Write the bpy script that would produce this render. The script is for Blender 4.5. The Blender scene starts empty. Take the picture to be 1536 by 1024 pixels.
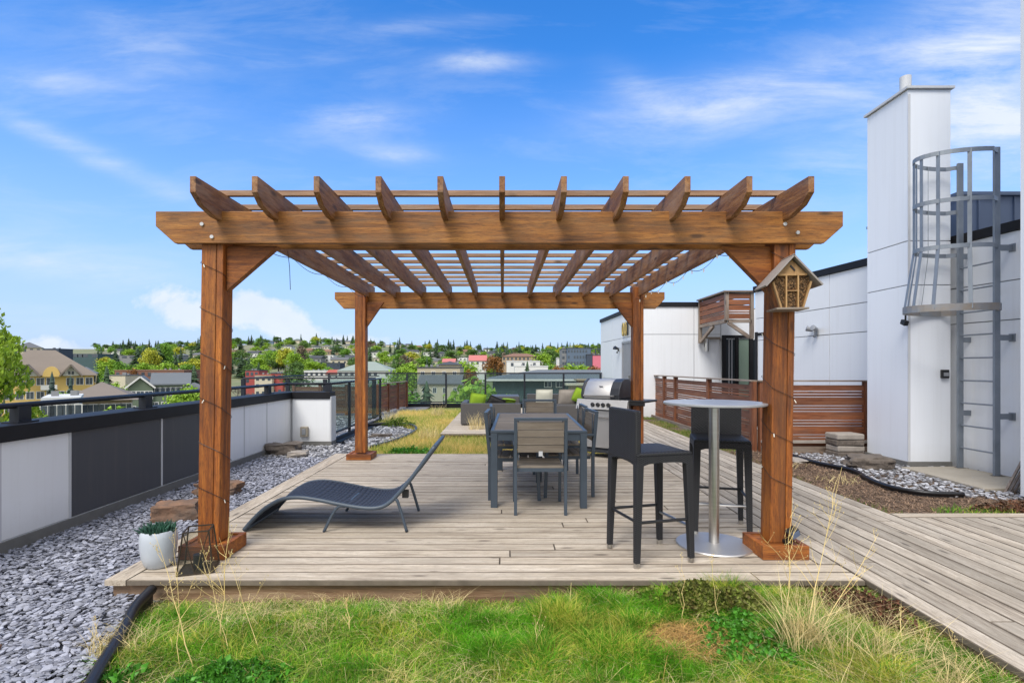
import bpy, math, random
import numpy as np
from mathutils import Vector, Matrix, noise
random.seed(7); RNG = np.random.default_rng(7)
PI = math.pi; R = math.radians
scene = bpy.context.scene
COL = scene.collection
CH = 1.35                      # camera height above the deck, metres

# ------------------------------------------------------------------ measuring helpers
def X_at(px, d): return (px-754)/800*d
def Z_at(py, d): return CH+(550-py)/800*d

# ------------------------------------------------------------------ mesh builder
class MB:
    def __init__(s,edge=False): s.edge=edge; s.v=[]; s.f=[]; s.M=None; s.m=[]; s.mi=0
    def _add(s, vs, fs):
        b=len(s.v)
        if s.M is not None: vs=[tuple(s.M@Vector(v)) for v in vs]
        s.v+= [tuple(v) for v in vs]; s.f+=[tuple(i+b for i in f) for f in fs]; s.m+=[s.mi]*len(fs)
    def box(s,x0,x1,y0,y1,z0,z1):
        s._add([(x0,y0,z0),(x1,y0,z0),(x1,y1,z0),(x0,y1,z0),(x0,y0,z1),(x1,y0,z1),(x1,y1,z1),(x0,y1,z1)],
               [(0,3,2,1),(4,5,6,7),(0,1,5,4),(1,2,6,5),(2,3,7,6),(3,0,4,7)]); return s
    def bbox(s,x0,x1,y0,y1,z0,z1,b=.004):           # box with chamfered long edges on the top rim
        b=min(b,(x1-x0)*.4,(y1-y0)*.4,(z1-z0)*.4)
        v=[(x0,y0,z0),(x1,y0,z0),(x1,y1,z0),(x0,y1,z0),(x0,y0,z1-b),(x1,y0,z1-b),(x1,y1,z1-b),(x0,y1,z1-b),
           (x0+b,y0+b,z1),(x1-b,y0+b,z1),(x1-b,y1-b,z1),(x0+b,y1-b,z1)]
        s._add(v,[(0,3,2,1),(8,9,10,11),(0,1,5,4),(1,2,6,5),(2,3,7,6),(3,0,4,7),(4,5,9,8),(5,6,10,9),(6,7,11,10),(7,4,8,11)])
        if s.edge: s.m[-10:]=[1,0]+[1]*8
        return s
    def bar(s,p,q,w,h,up=(0,0,1)):                  # rectangular bar from p to q, w across, h along up
        p=Vector(p);q=Vector(q);d=(q-p).normalized();u=Vector(up)
        a=d.cross(u)
        if a.length<1e-4: a=d.cross(Vector((1,0,0)))
        a.normalize();u=a.cross(d).normalized();a=a*w/2;u=u*h/2
        s._add([p-a-u,p+a-u,p+a+u,p-a+u,q-a-u,q+a-u,q+a+u,q-a+u],[(0,1,2,3),(7,6,5,4),(0,4,5,1),(1,5,6,2),(2,6,7,3),(3,7,4,0)]); return s
    def prism(s,poly,a,b,axis='y'):                 # poly in the plane, extruded from a to b along axis
        n=len(poly)
        def mk(u,v,t): return {'y':(u,t,v),'x':(t,u,v),'z':(u,v,t)}[axis]
        vs=[mk(u,v,a) for u,v in poly]+[mk(u,v,b) for u,v in poly]
        s._add(vs,[tuple(range(n)),tuple(range(2*n-1,n-1,-1))]+[(i+n,(i+1)%n+n,(i+1)%n,i) for i in range(n)]); return s
    def tube(s,pts,r,n=8,cap=True):
        pts=[Vector(p) for p in pts]; N=len(pts); rr=r if isinstance(r,(list,tuple)) else [r]*N
        vs=[];prev=None
        for i,p in enumerate(pts):
            t=(pts[min(i+1,N-1)]-pts[max(i-1,0)])
            if t.length<1e-9: t=Vector((0,0,1))
            t.normalize()
            if prev is None:
                a=t.cross(Vector((0,0,1)));
                if a.length<.05: a=t.cross(Vector((1,0,0)))
            else: a=prev-t*prev.dot(t)
            a.normalize();prev=a;b=t.cross(a)
            vs+=[p+(a*math.cos(2*PI*k/n)+b*math.sin(2*PI*k/n))*rr[i] for k in range(n)]
        fs=[(i*n+k,i*n+(k+1)%n,(i+1)*n+(k+1)%n,(i+1)*n+k) for i in range(N-1) for k in range(n)]
        if cap: fs+=[tuple(range(n-1,-1,-1)),tuple((N-1)*n+k for k in range(n))]
        s._add(vs,fs); return s
    def cyl(s,x,y,z0,z1,r,n=24,r2=None): return s.tube([(x,y,z0),(x,y,z1)],[r,r if r2 is None else r2],n)
    def lathe(s,prof,x=0,y=0,n=32,sx=1,sy=1):
        vs=[(x+r*math.cos(2*PI*k/n)*sx,y+r*math.sin(2*PI*k/n)*sy,z) for r,z in prof for k in range(n)]
        N=len(prof)
        fs=[(i*n+k,i*n+(k+1)%n,(i+1)*n+(k+1)%n,(i+1)*n+k) for i in range(N-1) for k in range(n)]
        fs+=[tuple(range(n-1,-1,-1)),tuple((N-1)*n+k for k in range(n))]
        s._add(vs,fs); return s
    def quad(s,a,b,c,d): s._add([a,b,c,d],[(0,1,2,3)]); return s
    def done(s,name,mat,parent=None,loc=None,smooth=False,bevel=0,world=False):
        me=bpy.data.meshes.new(name)
        vs=s.v
        if world and parent is not None:
            o=Vector(ROOTLOC.get(parent.name,(0,0,0)))
            vs=[tuple(Vector(v)-o) for v in vs]
        me.from_pydata(vs,[],s.f)
        mats=mat if isinstance(mat,(list,tuple)) else [mat]
        for m in mats: me.materials.append(m)
        if len(mats)>1: me.polygons.foreach_set('material_index',s.m)
        me.validate(); me.update()
        if smooth: me.shade_smooth() if smooth is True else me.shade_auto_smooth(angle=R(35)) if hasattr(me,'shade_auto_smooth') else me.shade_smooth()
        ob=bpy.data.objects.new(name,me); COL.objects.link(ob)
        if parent is not None:
            ob.parent=parent
            if parent.name in ROOTLOC: ROOTLOC[ob.name]=ROOTLOC[parent.name]
        if loc: ob.location=loc
        if bevel:
            md=ob.modifiers.new('bevel','BEVEL'); md.width=bevel; md.segments=2; md.limit_method='ANGLE'
        if smooth=='auto':
            for p in me.polygons: p.use_smooth=True
            md=ob.modifiers.new('split','EDGE_SPLIT'); md.split_angle=R(38)
        return ob
ROOTLOC={}
def tag(o,label=None,cat=None,group=None,kind=None):
    if label: o['label']=label
    if cat: o['category']=cat
    if group: o['group']=group
    if kind: o['kind']=kind
    return o
def thing(name,label,cat,loc=(0,0,0),rz=0,group=None):
    o=bpy.data.objects.new(name,None); COL.objects.link(o); o.empty_display_size=.1
    o.location=loc; o.rotation_euler=(0,0,rz); ROOTLOC[o.name]=tuple(loc)
    return tag(o,label,cat,group)
def kids(o): return [c for c in bpy.data.objects if c.parent==o]
def dup(root,loc,rz=None,label=None,group=None,scale=None,children=None):
    r=root.copy(); COL.objects.link(r); r.location=loc
    if rz is not None: r.rotation_euler=(0,0,rz)
    if scale: r.scale=scale if isinstance(scale,(tuple,list)) else (scale,)*3
    if label: r['label']=label
    if group: r['group']=group
    for ch in (children if children is not None else kids(root)):
        c=ch.copy(); COL.objects.link(c); c.parent=r
        if children is None:
            for g in kids(ch):
                d=g.copy(); COL.objects.link(d); d.parent=c
    return r

# ------------------------------------------------------------------ materials
def newmat(name):
    m=bpy.data.materials.new(name); m.use_nodes=True; nt=m.node_tree
    return m,nt,nt.nodes['Principled BSDF']
def N(nt,t,**k):
    n=nt.nodes.new(t)
    for a,b in k.items():
        if a.startswith('i_'): n.inputs[a[2:].replace('_',' ')].default_value=b
        else: setattr(n,a,b)
    return n
def L(nt,a,b): nt.links.new(a,b)
def ramp(nt,fac,stops):
    r=N(nt,'ShaderNodeValToRGB'); L(nt,fac,r.inputs[0]); e=r.color_ramp.elements
    while len(e)<len(stops): e.new(.5)
    for i,(p,c) in enumerate(stops):
        e[i].position=p; e[i].color=(*c,1) if len(c)==3 else c
    return r.outputs[0]
def mixc(nt,fac,a,b,mode='MIX'):
    n=N(nt,'ShaderNodeMix',data_type='RGBA',blend_type=mode)
    for s,v in ((0,fac),(6,a),(7,b)):
        if hasattr(v,'is_linked') or hasattr(v,'links'): L(nt,v,n.inputs[s])
        elif isinstance(v,(int,float)): n.inputs[s].default_value=v
        else: n.inputs[s].default_value=(*v,1)
    return n.outputs[2]
def math_(nt,op,a,b=None,c=None):
    n=N(nt,'ShaderNodeMath',operation=op)
    for i,v in enumerate((a,b,c)):
        if v is None: continue
        if hasattr(v,'links'): L(nt,v,n.inputs[i])
        else: n.inputs[i].default_value=v
    return n.outputs[0]
def coords(nt,scale=(1,1,1),island=False,kind='Object'):
    tc=N(nt,'ShaderNodeTexCoord'); v=tc.outputs[kind]
    if island:
        g=N(nt,'ShaderNodeNewGeometry'); w=N(nt,'ShaderNodeVectorMath',operation='SCALE'); 
        cx=N(nt,'ShaderNodeCombineXYZ')
        for i,k in enumerate((37.1,53.7,71.3)): L(nt,math_(nt,'MULTIPLY',g.outputs['Random Per Island'],k),cx.inputs[i])
        a=N(nt,'ShaderNodeVectorMath',operation='ADD'); L(nt,v,a.inputs[0]); L(nt,cx.outputs[0],a.inputs[1]); v=a.outputs[0]
    mp=N(nt,'ShaderNodeMapping'); mp.inputs['Scale'].default_value=scale; L(nt,v,mp.inputs[0])
    return mp.outputs[0]
def bump(nt,b,h,strength=.3,dist=.01):
    n=N(nt,'ShaderNodeBump'); n.inputs['Strength'].default_value=strength; n.inputs['Distance'].default_value=dist
    L(nt,h,n.inputs['Height']); L(nt,n.outputs[0],b.inputs['Normal'])
def noise_(nt,vec,scale=5,detail=4,rough=.55,dist=0):
    n=N(nt,'ShaderNodeTexNoise'); n.inputs['Scale'].default_value=scale; n.inputs['Detail'].default_value=detail
    n.inputs['Roughness'].default_value=rough; n.inputs['Distortion'].default_value=dist; L(nt,vec,n.inputs['Vector']); return n.outputs[0]
def plain(name,c1,c2=None,scale=4,rough=.6,metal=0,bmp=0,bscale=60,island=0,stretch=(1,1,1),spec=None,two=False,contrast=.25,trans=0):
    m,nt,b=newmat(name); c2=c2 or tuple(x*.8 for x in c1)
    v=coords(nt,stretch)
    n=noise_(nt,v,scale,6,.6)
    col=mixc(nt,ramp(nt,n,[(.5-contrast,(0,0,0)),(.5+contrast,(1,1,1))]),c1,c2)
    if island:
        g=N(nt,'ShaderNodeNewGeometry')
        k=math_(nt,'MULTIPLY_ADD',g.outputs['Random Per Island'],island*2,1-island)
        cx=N(nt,'ShaderNodeCombineXYZ'); [L(nt,k,cx.inputs[i]) for i in range(3)]
        col=mixc(nt,1.0,col,cx.outputs[0],'MULTIPLY')
    L(nt,col,b.inputs['Base Color']); b.inputs['Roughness'].default_value=rough; b.inputs['Metallic'].default_value=metal
    if spec is not None: b.inputs['Specular IOR Level'].default_value=spec
    if bmp:
        bump(nt,b,noise_(nt,v,bscale,6),bmp,.05 if bscale<15 else .01)
    if trans:
        t=N(nt,'ShaderNodeBsdfTranslucent'); L(nt,col,t.inputs[0]); mx=N(nt,'ShaderNodeMixShader'); mx.inputs[0].default_value=trans
        L(nt,b.outputs[0],mx.inputs[1]); L(nt,t.outputs[0],mx.inputs[2]); L(nt,mx.outputs[0],nt.nodes['Material Output'].inputs[0])
    return m
def wood(name,axis,dark,mid,light,weather=0.0,rough=.6,knots=True,bmp=.35,wcol=(.2,.18,.15),isl=.22,streak=.25):
    m,nt,b=newmat(name)
    st={'x':(1,14,14),'y':(14,1,14),'z':(14,14,1)}[axis]
    v=coords(nt,st,True); v2=coords(nt,{'x':(.5,3,3),'y':(3,.5,3),'z':(3,3,.5)}[axis],True)
    g1=noise_(nt,v,2.2,8,.65,.6); g2=noise_(nt,v2,1.6,5,.6)
    fine=noise_(nt,v,14,4,.7)
    f=math_(nt,'ADD',math_(nt,'MULTIPLY',g1,.6),math_(nt,'MULTIPLY',g2,.4))
    col=ramp(nt,f,[(.34,dark),(.48,mid),(.62,light)])
    col=mixc(nt,math_(nt,'MULTIPLY',math_(nt,'GREATER_THAN',fine,.56),streak),col,dark)
    g=N(nt,'ShaderNodeNewGeometry')
    k=math_(nt,'MULTIPLY_ADD',g.outputs['Random Per Island'],isl*2,1-isl)
    cx=N(nt,'ShaderNodeCombineXYZ'); [L(nt,k,cx.inputs[i]) for i in range(3)]
    col=mixc(nt,1.0,col,cx.outputs[0],'MULTIPLY')
    if weather:
        w=noise_(nt,v2,3.1,6,.7); w=ramp(nt,w,[(.45,(0,0,0)),(.7,(weather,)*3)])
        col=mixc(nt,w,col,wcol)
    if knots:
        kv=coords(nt,{'x':(2.2,8,8),'y':(8,2.2,8),'z':(8,8,2.2)}[axis],True)
        vo=N(nt,'ShaderNodeTexVoronoi'); vo.inputs['Scale'].default_value=1.0; L(nt,kv,vo.inputs['Vector'])
        kk=ramp(nt,vo.outputs['Distance'],[(.07,(1,1,1)),(.16,(0,0,0))])
        col=mixc(nt,math_(nt,'MULTIPLY',kk,.75),col,tuple(x*.35 for x in dark))
    L(nt,col,b.inputs['Base Color']); b.inputs['Roughness'].default_value=rough
    bump(nt,b,math_(nt,'ADD',g1,math_(nt,'MULTIPLY',fine,.5)),bmp,.004)
    return m
CED=((.06,.015,.004),(.26,.073,.008),(.45,.152,.020))
W={a:wood('stained_timber_'+a,a,*CED,weather=.7,wcol=(.12,.045,.015),bmp=.7,streak=.55,isl=.26) for a in 'xyz'}
BEAMW=wood('beam_timber','x',(.06,.021,.005),(.27,.098,.014),(.46,.195,.036),weather=.6,wcol=(.15,.09,.045),bmp=.5,streak=.5)
PUR=wood('purlin_timber','x',(.11,.055,.03),(.28,.15,.08),(.44,.28,.18),weather=.6)
RAFT=wood('rafter_timber','y',(.075,.028,.009),(.24,.095,.027),(.42,.20,.065),weather=.85,wcol=(.34,.21,.13),bmp=.6,streak=.6,isl=.32)
DK={a:wood('decking_'+a,a,(.20,.155,.115),(.45,.38,.295),(.61,.535,.44),weather=.8,rough=.85,wcol=(.36,.31,.25),isl=.13,bmp=.8,streak=.6) for a in 'xy'}
DKY=wood('walkway_boards','y',(.175,.14,.11),(.36,.31,.25),(.51,.45,.38),weather=.8,rough=.85,wcol=(.30,.265,.22),isl=.24,bmp=.8,streak=.6)
DKE=plain('shaded_board_edge',(.19,.155,.12),(.10,.082,.062),9,.95)  # shade of the board gaps painted darker onto the weathered edge faces
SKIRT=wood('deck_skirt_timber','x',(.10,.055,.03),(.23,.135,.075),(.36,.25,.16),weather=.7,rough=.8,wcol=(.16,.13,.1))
FEN={a:wood('fence_timber_'+a,a,(.055,.018,.008),(.175,.055,.020),(.29,.108,.042),weather=.7,wcol=(.17,.085,.055),isl=.3) for a in 'xyz'}
GREYW={a:wood('weathered_grey_timber_'+a,a,(.09,.06,.045),(.2,.15,.115),(.33,.27,.22),weather=.5) for a in 'xyz'}
TABW=wood('slat_composite','x',(.12,.095,.072),(.175,.145,.112),(.235,.20,.16),knots=False,rough=.8,bmp=.15,isl=.10)
WHITE=plain('white_panel',(.74,.76,.79),(.66,.68,.72),.6,.45,bmp=.02,contrast=.3)
WHITE2=plain('white_panel_parapet',(.77,.785,.80),(.70,.715,.74),.8,.4)
CHIM=plain('white_chimney_panel',(.77,.795,.84),(.72,.75,.80),.5,.35)
def panelmat(name,c1,c2,dirt,amt=.055,base=.30,rough=.45):
    m,nt,b=newmat(name); v=coords(nt,(1,1,1)); col=mixc(nt,noise_(nt,v,.7,4,.6),c1,c2)
    s=noise_(nt,coords(nt,(9,9,.35)),1.6,6,.65); s2=noise_(nt,v,7,6,.7)
    col=mixc(nt,math_(nt,'MULTIPLY',ramp(nt,s,[(.50,(0,0,0)),(.75,(1,1,1))]),amt*2.2),col,dirt)
    sp=N(nt,'ShaderNodeSeparateXYZ'); tc=N(nt,'ShaderNodeTexCoord'); L(nt,tc.outputs['Object'],sp.inputs[0])
    z=math_(nt,'ADD',sp.outputs[2],math_(nt,'MULTIPLY',s2,.25)); f=ramp(nt,z,[(.14,(1,1,1)),(.50,(0,0,0))])
    col=mixc(nt,math_(nt,'MULTIPLY',f,base),col,dirt); col=mixc(nt,math_(nt,'MULTIPLY',math_(nt,'GREATER_THAN',s2,.68),.12),col,dirt)
    L(nt,col,b.inputs['Base Color']); b.inputs['Roughness'].default_value=rough; bump(nt,b,noise_(nt,v,1.8,3),.12,.02); return m
WHITE=panelmat('white_panel',(.78,.80,.83),(.70,.72,.755),(.42,.40,.37))
WHITE2=panelmat('white_panel_parapet',(.81,.825,.84),(.74,.755,.78),(.42,.39,.35))
CHIM=panelmat('white_chimney_panel',(.80,.825,.87),(.75,.78,.83),(.5,.49,.48),.06,.25,.35)
GREYP=panelmat('charcoal_panel',(.045,.048,.058),(.055,.058,.07),(.11,.105,.10),.12,.35,.5)
GREYP_=plain('charcoal_panel',(.045,.048,.058),(.055,.058,.07),1.2,.5,bmp=.03)
JOINT=plain('joint_trim',(.30,.31,.33),(.24,.25,.27),3,.5)
TRIMW=plain('white_trim',(.55,.56,.58),(.5,.51,.53),3,.4)
BLACK=plain('black_metal_cap',(.008,.008,.010),(.014,.014,.017),5,.55,bmp=.03,spec=.25)
RAILM=plain('rail_paint',(.012,.015,.022),(.018,.021,.03),5,.45,spec=.3)
CONC=plain('concrete',(.17,.165,.155),(.12,.118,.11),6,.9,bmp=.3,bscale=40)
PAD=plain('concrete_pad',(.36,.32,.26),(.28,.25,.2),2.5,.9,bmp=.2,bscale=60)
SLATE=plain('slate_chips',(.335,.345,.40),(.22,.228,.275),9,.75,bmp=.4,bscale=40,island=.42)
SLATE2=plain('pale_slate_chips',(.42,.42,.44),(.26,.26,.28),9,.75,bmp=.4,bscale=40,island=.5)
GBASE=plain('gravel_bed',(.19,.195,.22),(.12,.122,.14),40,.95,bmp=.8,bscale=80)
SOIL=plain('soil_mulch',(.16,.11,.075),(.07,.047,.033),18,.95,bmp=.9,bscale=50)
TURF=plain('turf_soil',(.09,.15,.02),(.17,.17,.05),8,.95,bmp=.9,bscale=50)
ROCK=plain('sandstone_rock',(.25,.14,.085),(.12,.085,.065),5,.9,bmp=1,bscale=5,contrast=.15)
ROCKG=plain('grey_fieldstone',(.17,.14,.115),(.08,.065,.055),6,.9,bmp=1,bscale=6)
PALE=plain('pale_stone',(.36,.32,.28),(.25,.22,.19),6,.9,bmp=.5,bscale=20)
PIPE=plain('black_plastic_pipe',(.009,.009,.011),(.016,.016,.018),9,.4,bmp=.1)
STEEL=plain('brushed_steel',(.56,.55,.53),(.45,.44,.43),3,.3,metal=1,stretch=(1,1,12))
STEELP=plain('steel_plate',(.66,.65,.64),(.52,.51,.50),2,.5,metal=.85)
GALV=plain('galvanised_steel',(.27,.30,.335),(.18,.205,.24),5,.5,metal=.35,bmp=.1)
GALVR=plain('rusty_galvanised_steel',(.23,.25,.28),(.27,.225,.18),3.2,.55,metal=.3,bmp=.15,contrast=.12)
TFR=plain('blue_grey_powdercoat',(.060,.082,.110),(.048,.066,.09),6,.42)
def wicker(name,c,d,s=90):
    m,nt,b=newmat(name); tc=N(nt,'ShaderNodeTexCoord')
    sp=N(nt,'ShaderNodeSeparateXYZ'); L(nt,tc.outputs['Object'],sp.inputs[0])
    h=math_(nt,'ADD',sp.outputs[0],sp.outputs[1])
    a=math_(nt,'SINE',math_(nt,'MULTIPLY',h,s*3.2)); z=math_(nt,'SINE',math_(nt,'MULTIPLY_ADD',sp.outputs[2],s*6.5,0))
    f=math_(nt,'MULTIPLY',a,z); f2=math_(nt,'MULTIPLY_ADD',f,.5,.5)
    L(nt,mixc(nt,f2,c,d),b.inputs['Base Color']); b.inputs['Roughness'].default_value=.5
    bump(nt,b,f2,.8,.008); return m
WICK=wicker('black_wicker',(.0015,.002,.003),(.024,.025,.032),70)
SOFAW=wicker('grey_wicker',(.05,.047,.047),(.085,.08,.078),60)
MESHF=plain('navy_sling_fabric',(.026,.034,.058),(.02,.027,.046),30,.75,bmp=.2,bscale=200)
GRD=plain('grill_enamel',(.04,.045,.055),(.055,.06,.07),5,.3,metal=.2)
GRB=plain('black_plastic',(.008,.008,.009),(.014,.014,.016),5,.45)
CERAM=plain('white_ceramic',(.52,.56,.61),(.44,.48,.53),6,.35,bmp=.1,bscale=25)
SUCC=plain('succulent_leaf',(.015,.06,.04),(.03,.10,.06),20,.5,island=.4)
LIME=plain('lime_cloth',(.28,.42,.02),(.18,.32,.02),6,.9,bmp=.2)
CREAMC=plain('cream_cushion',(.62,.60,.5),(.5,.5,.42),6,.9,bmp=.2)
def glass(name,tint=(.85,.92,.92),mixf=.16,rough=.02):
    m,nt,b=newmat(name); b.inputs['Base Color'].default_value=(.08,.10,.10,1); b.inputs['Roughness'].default_value=rough
    b.inputs['Specular IOR Level'].default_value=.8
    t=N(nt,'ShaderNodeBsdfTransparent'); t.inputs[0].default_value=(*tint,1)
    mx=N(nt,'ShaderNodeMixShader'); mx.inputs[0].default_value=mixf
    L(nt,t.outputs[0],mx.inputs[1]); L(nt,b.outputs[0],mx.inputs[2]); L(nt,mx.outputs[0],nt.nodes['Material Output'].inputs[0]); return m
GLASS=glass('clear_glass'); LGLASS=glass('lantern_glass',(.9,.88,.82),.14)
DARKG=plain('dark_window_glass',(.02,.025,.03),(.03,.04,.045),3,.12)
GREENG=plain('curtained_glass',(.23,.30,.25),(.18,.25,.2),1,.2)
GOLD=plain('gold_number',(.5,.36,.1),(.4,.3,.1),5,.4,metal=.4)
WDOOR=plain('grey_door_paint',(.27,.27,.28),(.22,.22,.23),3,.5)
ROOFU=plain('blue_grey_roof_cladding',(.12,.165,.26),(.10,.14,.23),2,.5)
REED=plain('reed_ends',(.26,.145,.06),(.05,.028,.012),60,.8,island=.7)
PINE=wood('pale_pine','z',(.22,.115,.045),(.34,.20,.08),(.43,.27,.13),knots=False)
ZINC=plain('bug_house_roofing',(.32,.285,.27),(.24,.215,.205),4,.8)
WARMW=plain('bulb',(.8,.78,.7),(.8,.75,.65),3,.3)
GRASSG=None

def spat_grass(name,greens,yellows,scale,bias,isl=.35,trans=.35,dark=0):
    m,nt,b=newmat(name); v=coords(nt)
    n=noise_(nt,v,scale,4,.6)
    g=N(nt,'ShaderNodeNewGeometry'); r=g.outputs['Random Per Island']
    f=math_(nt,'ADD',n,math_(nt,'MULTIPLY',math_(nt,'SUBTRACT',r,.5),isl))
    ga=mixc(nt,r,greens[0],greens[1]); ya=mixc(nt,r,yellows[0],yellows[1])
    f=ramp(nt,f,[(bias-.06,(0,0,0)),(bias+.06,(1,1,1))])
    col=mixc(nt,f,ga,ya)
    if dark:
        dn=ramp(nt,noise_(nt,coords(nt,(1,1,.3)),3.3,4,.6),[(.40,(1-dark,)*3),(.56,(1,1,1))]); col=mixc(nt,1.0,col,dn,'MULTIPLY')
    L(nt,col,b.inputs['Base Color']); b.inputs['Roughness'].default_value=.6; b.inputs['Specular IOR Level'].default_value=.25
    t=N(nt,'ShaderNodeBsdfTranslucent'); L(nt,col,t.inputs[0]); mx=N(nt,'ShaderNodeMixShader'); mx.inputs[0].default_value=trans
    L(nt,b.outputs[0],mx.inputs[1]); L(nt,t.outputs[0],mx.inputs[2]); L(nt,mx.outputs[0],nt.nodes['Material Output'].inputs[0])
    return m
GRASS=spat_grass('green_grass',((.06,.26,.006),(.20,.54,.02)),((.46,.56,.03),(.66,.60,.12)),1.9,.575,dark=.34)
DRY=spat_grass('dry_grass',((.25,.36,.04),(.42,.48,.07)),((.78,.55,.14),(.9,.7,.28)),.5,.47)
STRAW=plain('straw',(.78,.66,.36),(.60,.46,.20),6,.8,island=.4,trans=.2)
STALK=plain('dry_stalk',(.70,.50,.16),(.82,.66,.34),5,.8,island=.25)
LEAFG=plain('glossy_herb_leaf',(.05,.20,.014),(.10,.32,.025),12,.5,island=.4,trans=.25)
SEDUM=plain('dark_sedum',(.16,.25,.025),(.12,.065,.025),14,.7,island=.5,trans=.1)
SEDUMR=plain('red_sedum',(.15,.045,.025),(.09,.06,.025),14,.7,island=.5)
WEED=plain('weed_leaf',(.09,.17,.02),(.16,.22,.03),9,.7,island=.4,trans=.25)
# light and sky settings
SKY_SAT,SKY_VAL,SKY_HUE=1.36,1.95,.507
SKY_STR=.15; SUN_E=3.4; SUN_ANG=26
HAZE=.95; HAZEC=(2.95,4.0,6.3); CLD0=(4.9,5.5,6.6); CLD1=(6.3,6.7,7.1); OVER_FILL=(8.3,8.35,8.4)
# ------------------------------------------------------------------ setting: ground planes of the roof
GZ=-.12
def sheet(name,poly,z,mat,kind='structure',lab=None,sub=0):
    m=MB(); m._add([(x,y,z) for x,y in poly],[tuple(range(len(poly)))]); o=m.done(name,mat); return tag(o,lab,None,None,kind)
m=MB()
m.box(-4.25,9.0,-3,20.35,-13.9,-.19); m.box(-7.6,-4.252,10.0,20.35,-13.9,-.19)
tag(m.done('rooftop_slab',CONC),kind='structure')
sheet('gravel_bed',[(-7.5,-1.0),(-1.2,-1.0),(-1.8,2.2),(-2.15,3.2),(-2.3,8.5),(-2.2,9.2),(-1.95,11.9),(-2.1,13),(-2.7,13.3),(-2.7,20.2),(-7.5,20.2)],GZ-.02,GBASE)
sheet('lawn_soil',[(-1.9,.5),(2.5,.5),(2.5,3.36),(-2.2,3.36)],GZ-.015,TURF)
sheet('rear_lawn_soil',[(-2.7,8.2),(9,8.2),(9,20.2),(-2.7,20.2)],GZ-.055,TURF)
sheet('planting_bed',[(3.55,4.9),(8,4.9),(8,20),(3.55,20)],-.075,SOIL)
# ------------------------------------------------------------------ decks, built board by board
def boards_x(m,x0,x1,y0,y1,w=.14,g=.008,z=0,t=.032,cut=4.2):
    y=y0
    while y<y1-.02:
        ye=min(y+w-g,y1); xs=[x0]; x=x0+random.uniform(2.0,cut+4)
        while x<x1-.5: xs.append(x); x+=random.uniform(cut+.6,cut+2.6)
        xs.append(x1)
        for a,b in zip(xs[:-1],xs[1:]):
            dz=random.uniform(-.0015,.0015); m.bbox(a+.0015,b-.0015,y,ye,z-t,z+dz,.0045)
        y+=w
def boards_y(m,x0,x1,y0,y1,w=.14,g=.006,z=0,t=.032,cut=2.4):
    x=x0
    while x<x1-.02:
        xe=min(x+w-g,x1); ys=[y0]; y=y0+random.uniform(.5,cut+1.5)
        while y<y1-.5: ys.append(y); y+=random.uniform(cut*.6,cut+1.8)
        ys.append(y1)
        for a,b in zip(ys[:-1],ys[1:]):
            dz=random.uniform(-.0015,.0015); m.bbox(x,xe,a+.0015,b-.0015,z-t,z+dz,.0045)
        x+=w
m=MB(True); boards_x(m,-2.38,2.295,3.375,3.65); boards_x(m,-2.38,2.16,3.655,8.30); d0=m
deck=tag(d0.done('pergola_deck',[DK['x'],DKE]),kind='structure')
m=MB(); m.prism([(-2.52,3.375),(-2.387,3.375),(-2.387,8.30),(-2.60,8.30)],-.034,.001,'z'); tag(m.done('deck_border',DK['y']),kind='structure')
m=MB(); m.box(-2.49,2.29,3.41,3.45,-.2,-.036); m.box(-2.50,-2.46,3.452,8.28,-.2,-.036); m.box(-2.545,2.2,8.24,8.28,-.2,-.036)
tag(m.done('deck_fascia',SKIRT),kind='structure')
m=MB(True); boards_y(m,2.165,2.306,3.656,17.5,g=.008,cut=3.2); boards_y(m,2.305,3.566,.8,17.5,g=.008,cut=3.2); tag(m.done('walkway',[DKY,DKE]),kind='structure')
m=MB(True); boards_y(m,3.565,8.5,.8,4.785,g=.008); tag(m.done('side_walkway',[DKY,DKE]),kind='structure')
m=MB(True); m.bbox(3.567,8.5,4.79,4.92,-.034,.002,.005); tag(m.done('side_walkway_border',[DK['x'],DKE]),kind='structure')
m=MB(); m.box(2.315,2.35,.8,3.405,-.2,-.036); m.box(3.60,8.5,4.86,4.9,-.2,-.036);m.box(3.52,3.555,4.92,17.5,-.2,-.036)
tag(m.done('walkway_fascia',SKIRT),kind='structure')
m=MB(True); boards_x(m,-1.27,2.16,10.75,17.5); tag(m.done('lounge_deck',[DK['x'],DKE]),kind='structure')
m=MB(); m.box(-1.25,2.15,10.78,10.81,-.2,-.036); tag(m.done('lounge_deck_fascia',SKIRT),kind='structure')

sheet('deck_gap_shade',[(-2.45,3.46),(2.3,3.46),(2.3,8.2),(-2.45,8.2)],-.06,GRB)  # black sheet added below the boards to stand for shade in the gaps
sheet('walkway_gap_shade',[(2.36,.8),(8.5,.8),(8.5,4.8),(3.5,4.8),(3.5,17.4),(2.2,17.4),(2.2,8.25),(2.36,8.2)],-.058,GRB)  # same added black sheet, gap shade for the walkway boards
sheet('lounge_deck_gap_shade',[(-1.2,10.82),(2.15,10.82),(2.15,17.4),(-1.2,17.4)],-.06,GRB)  # same added black sheet, gap shade for the lounge deck
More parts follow.
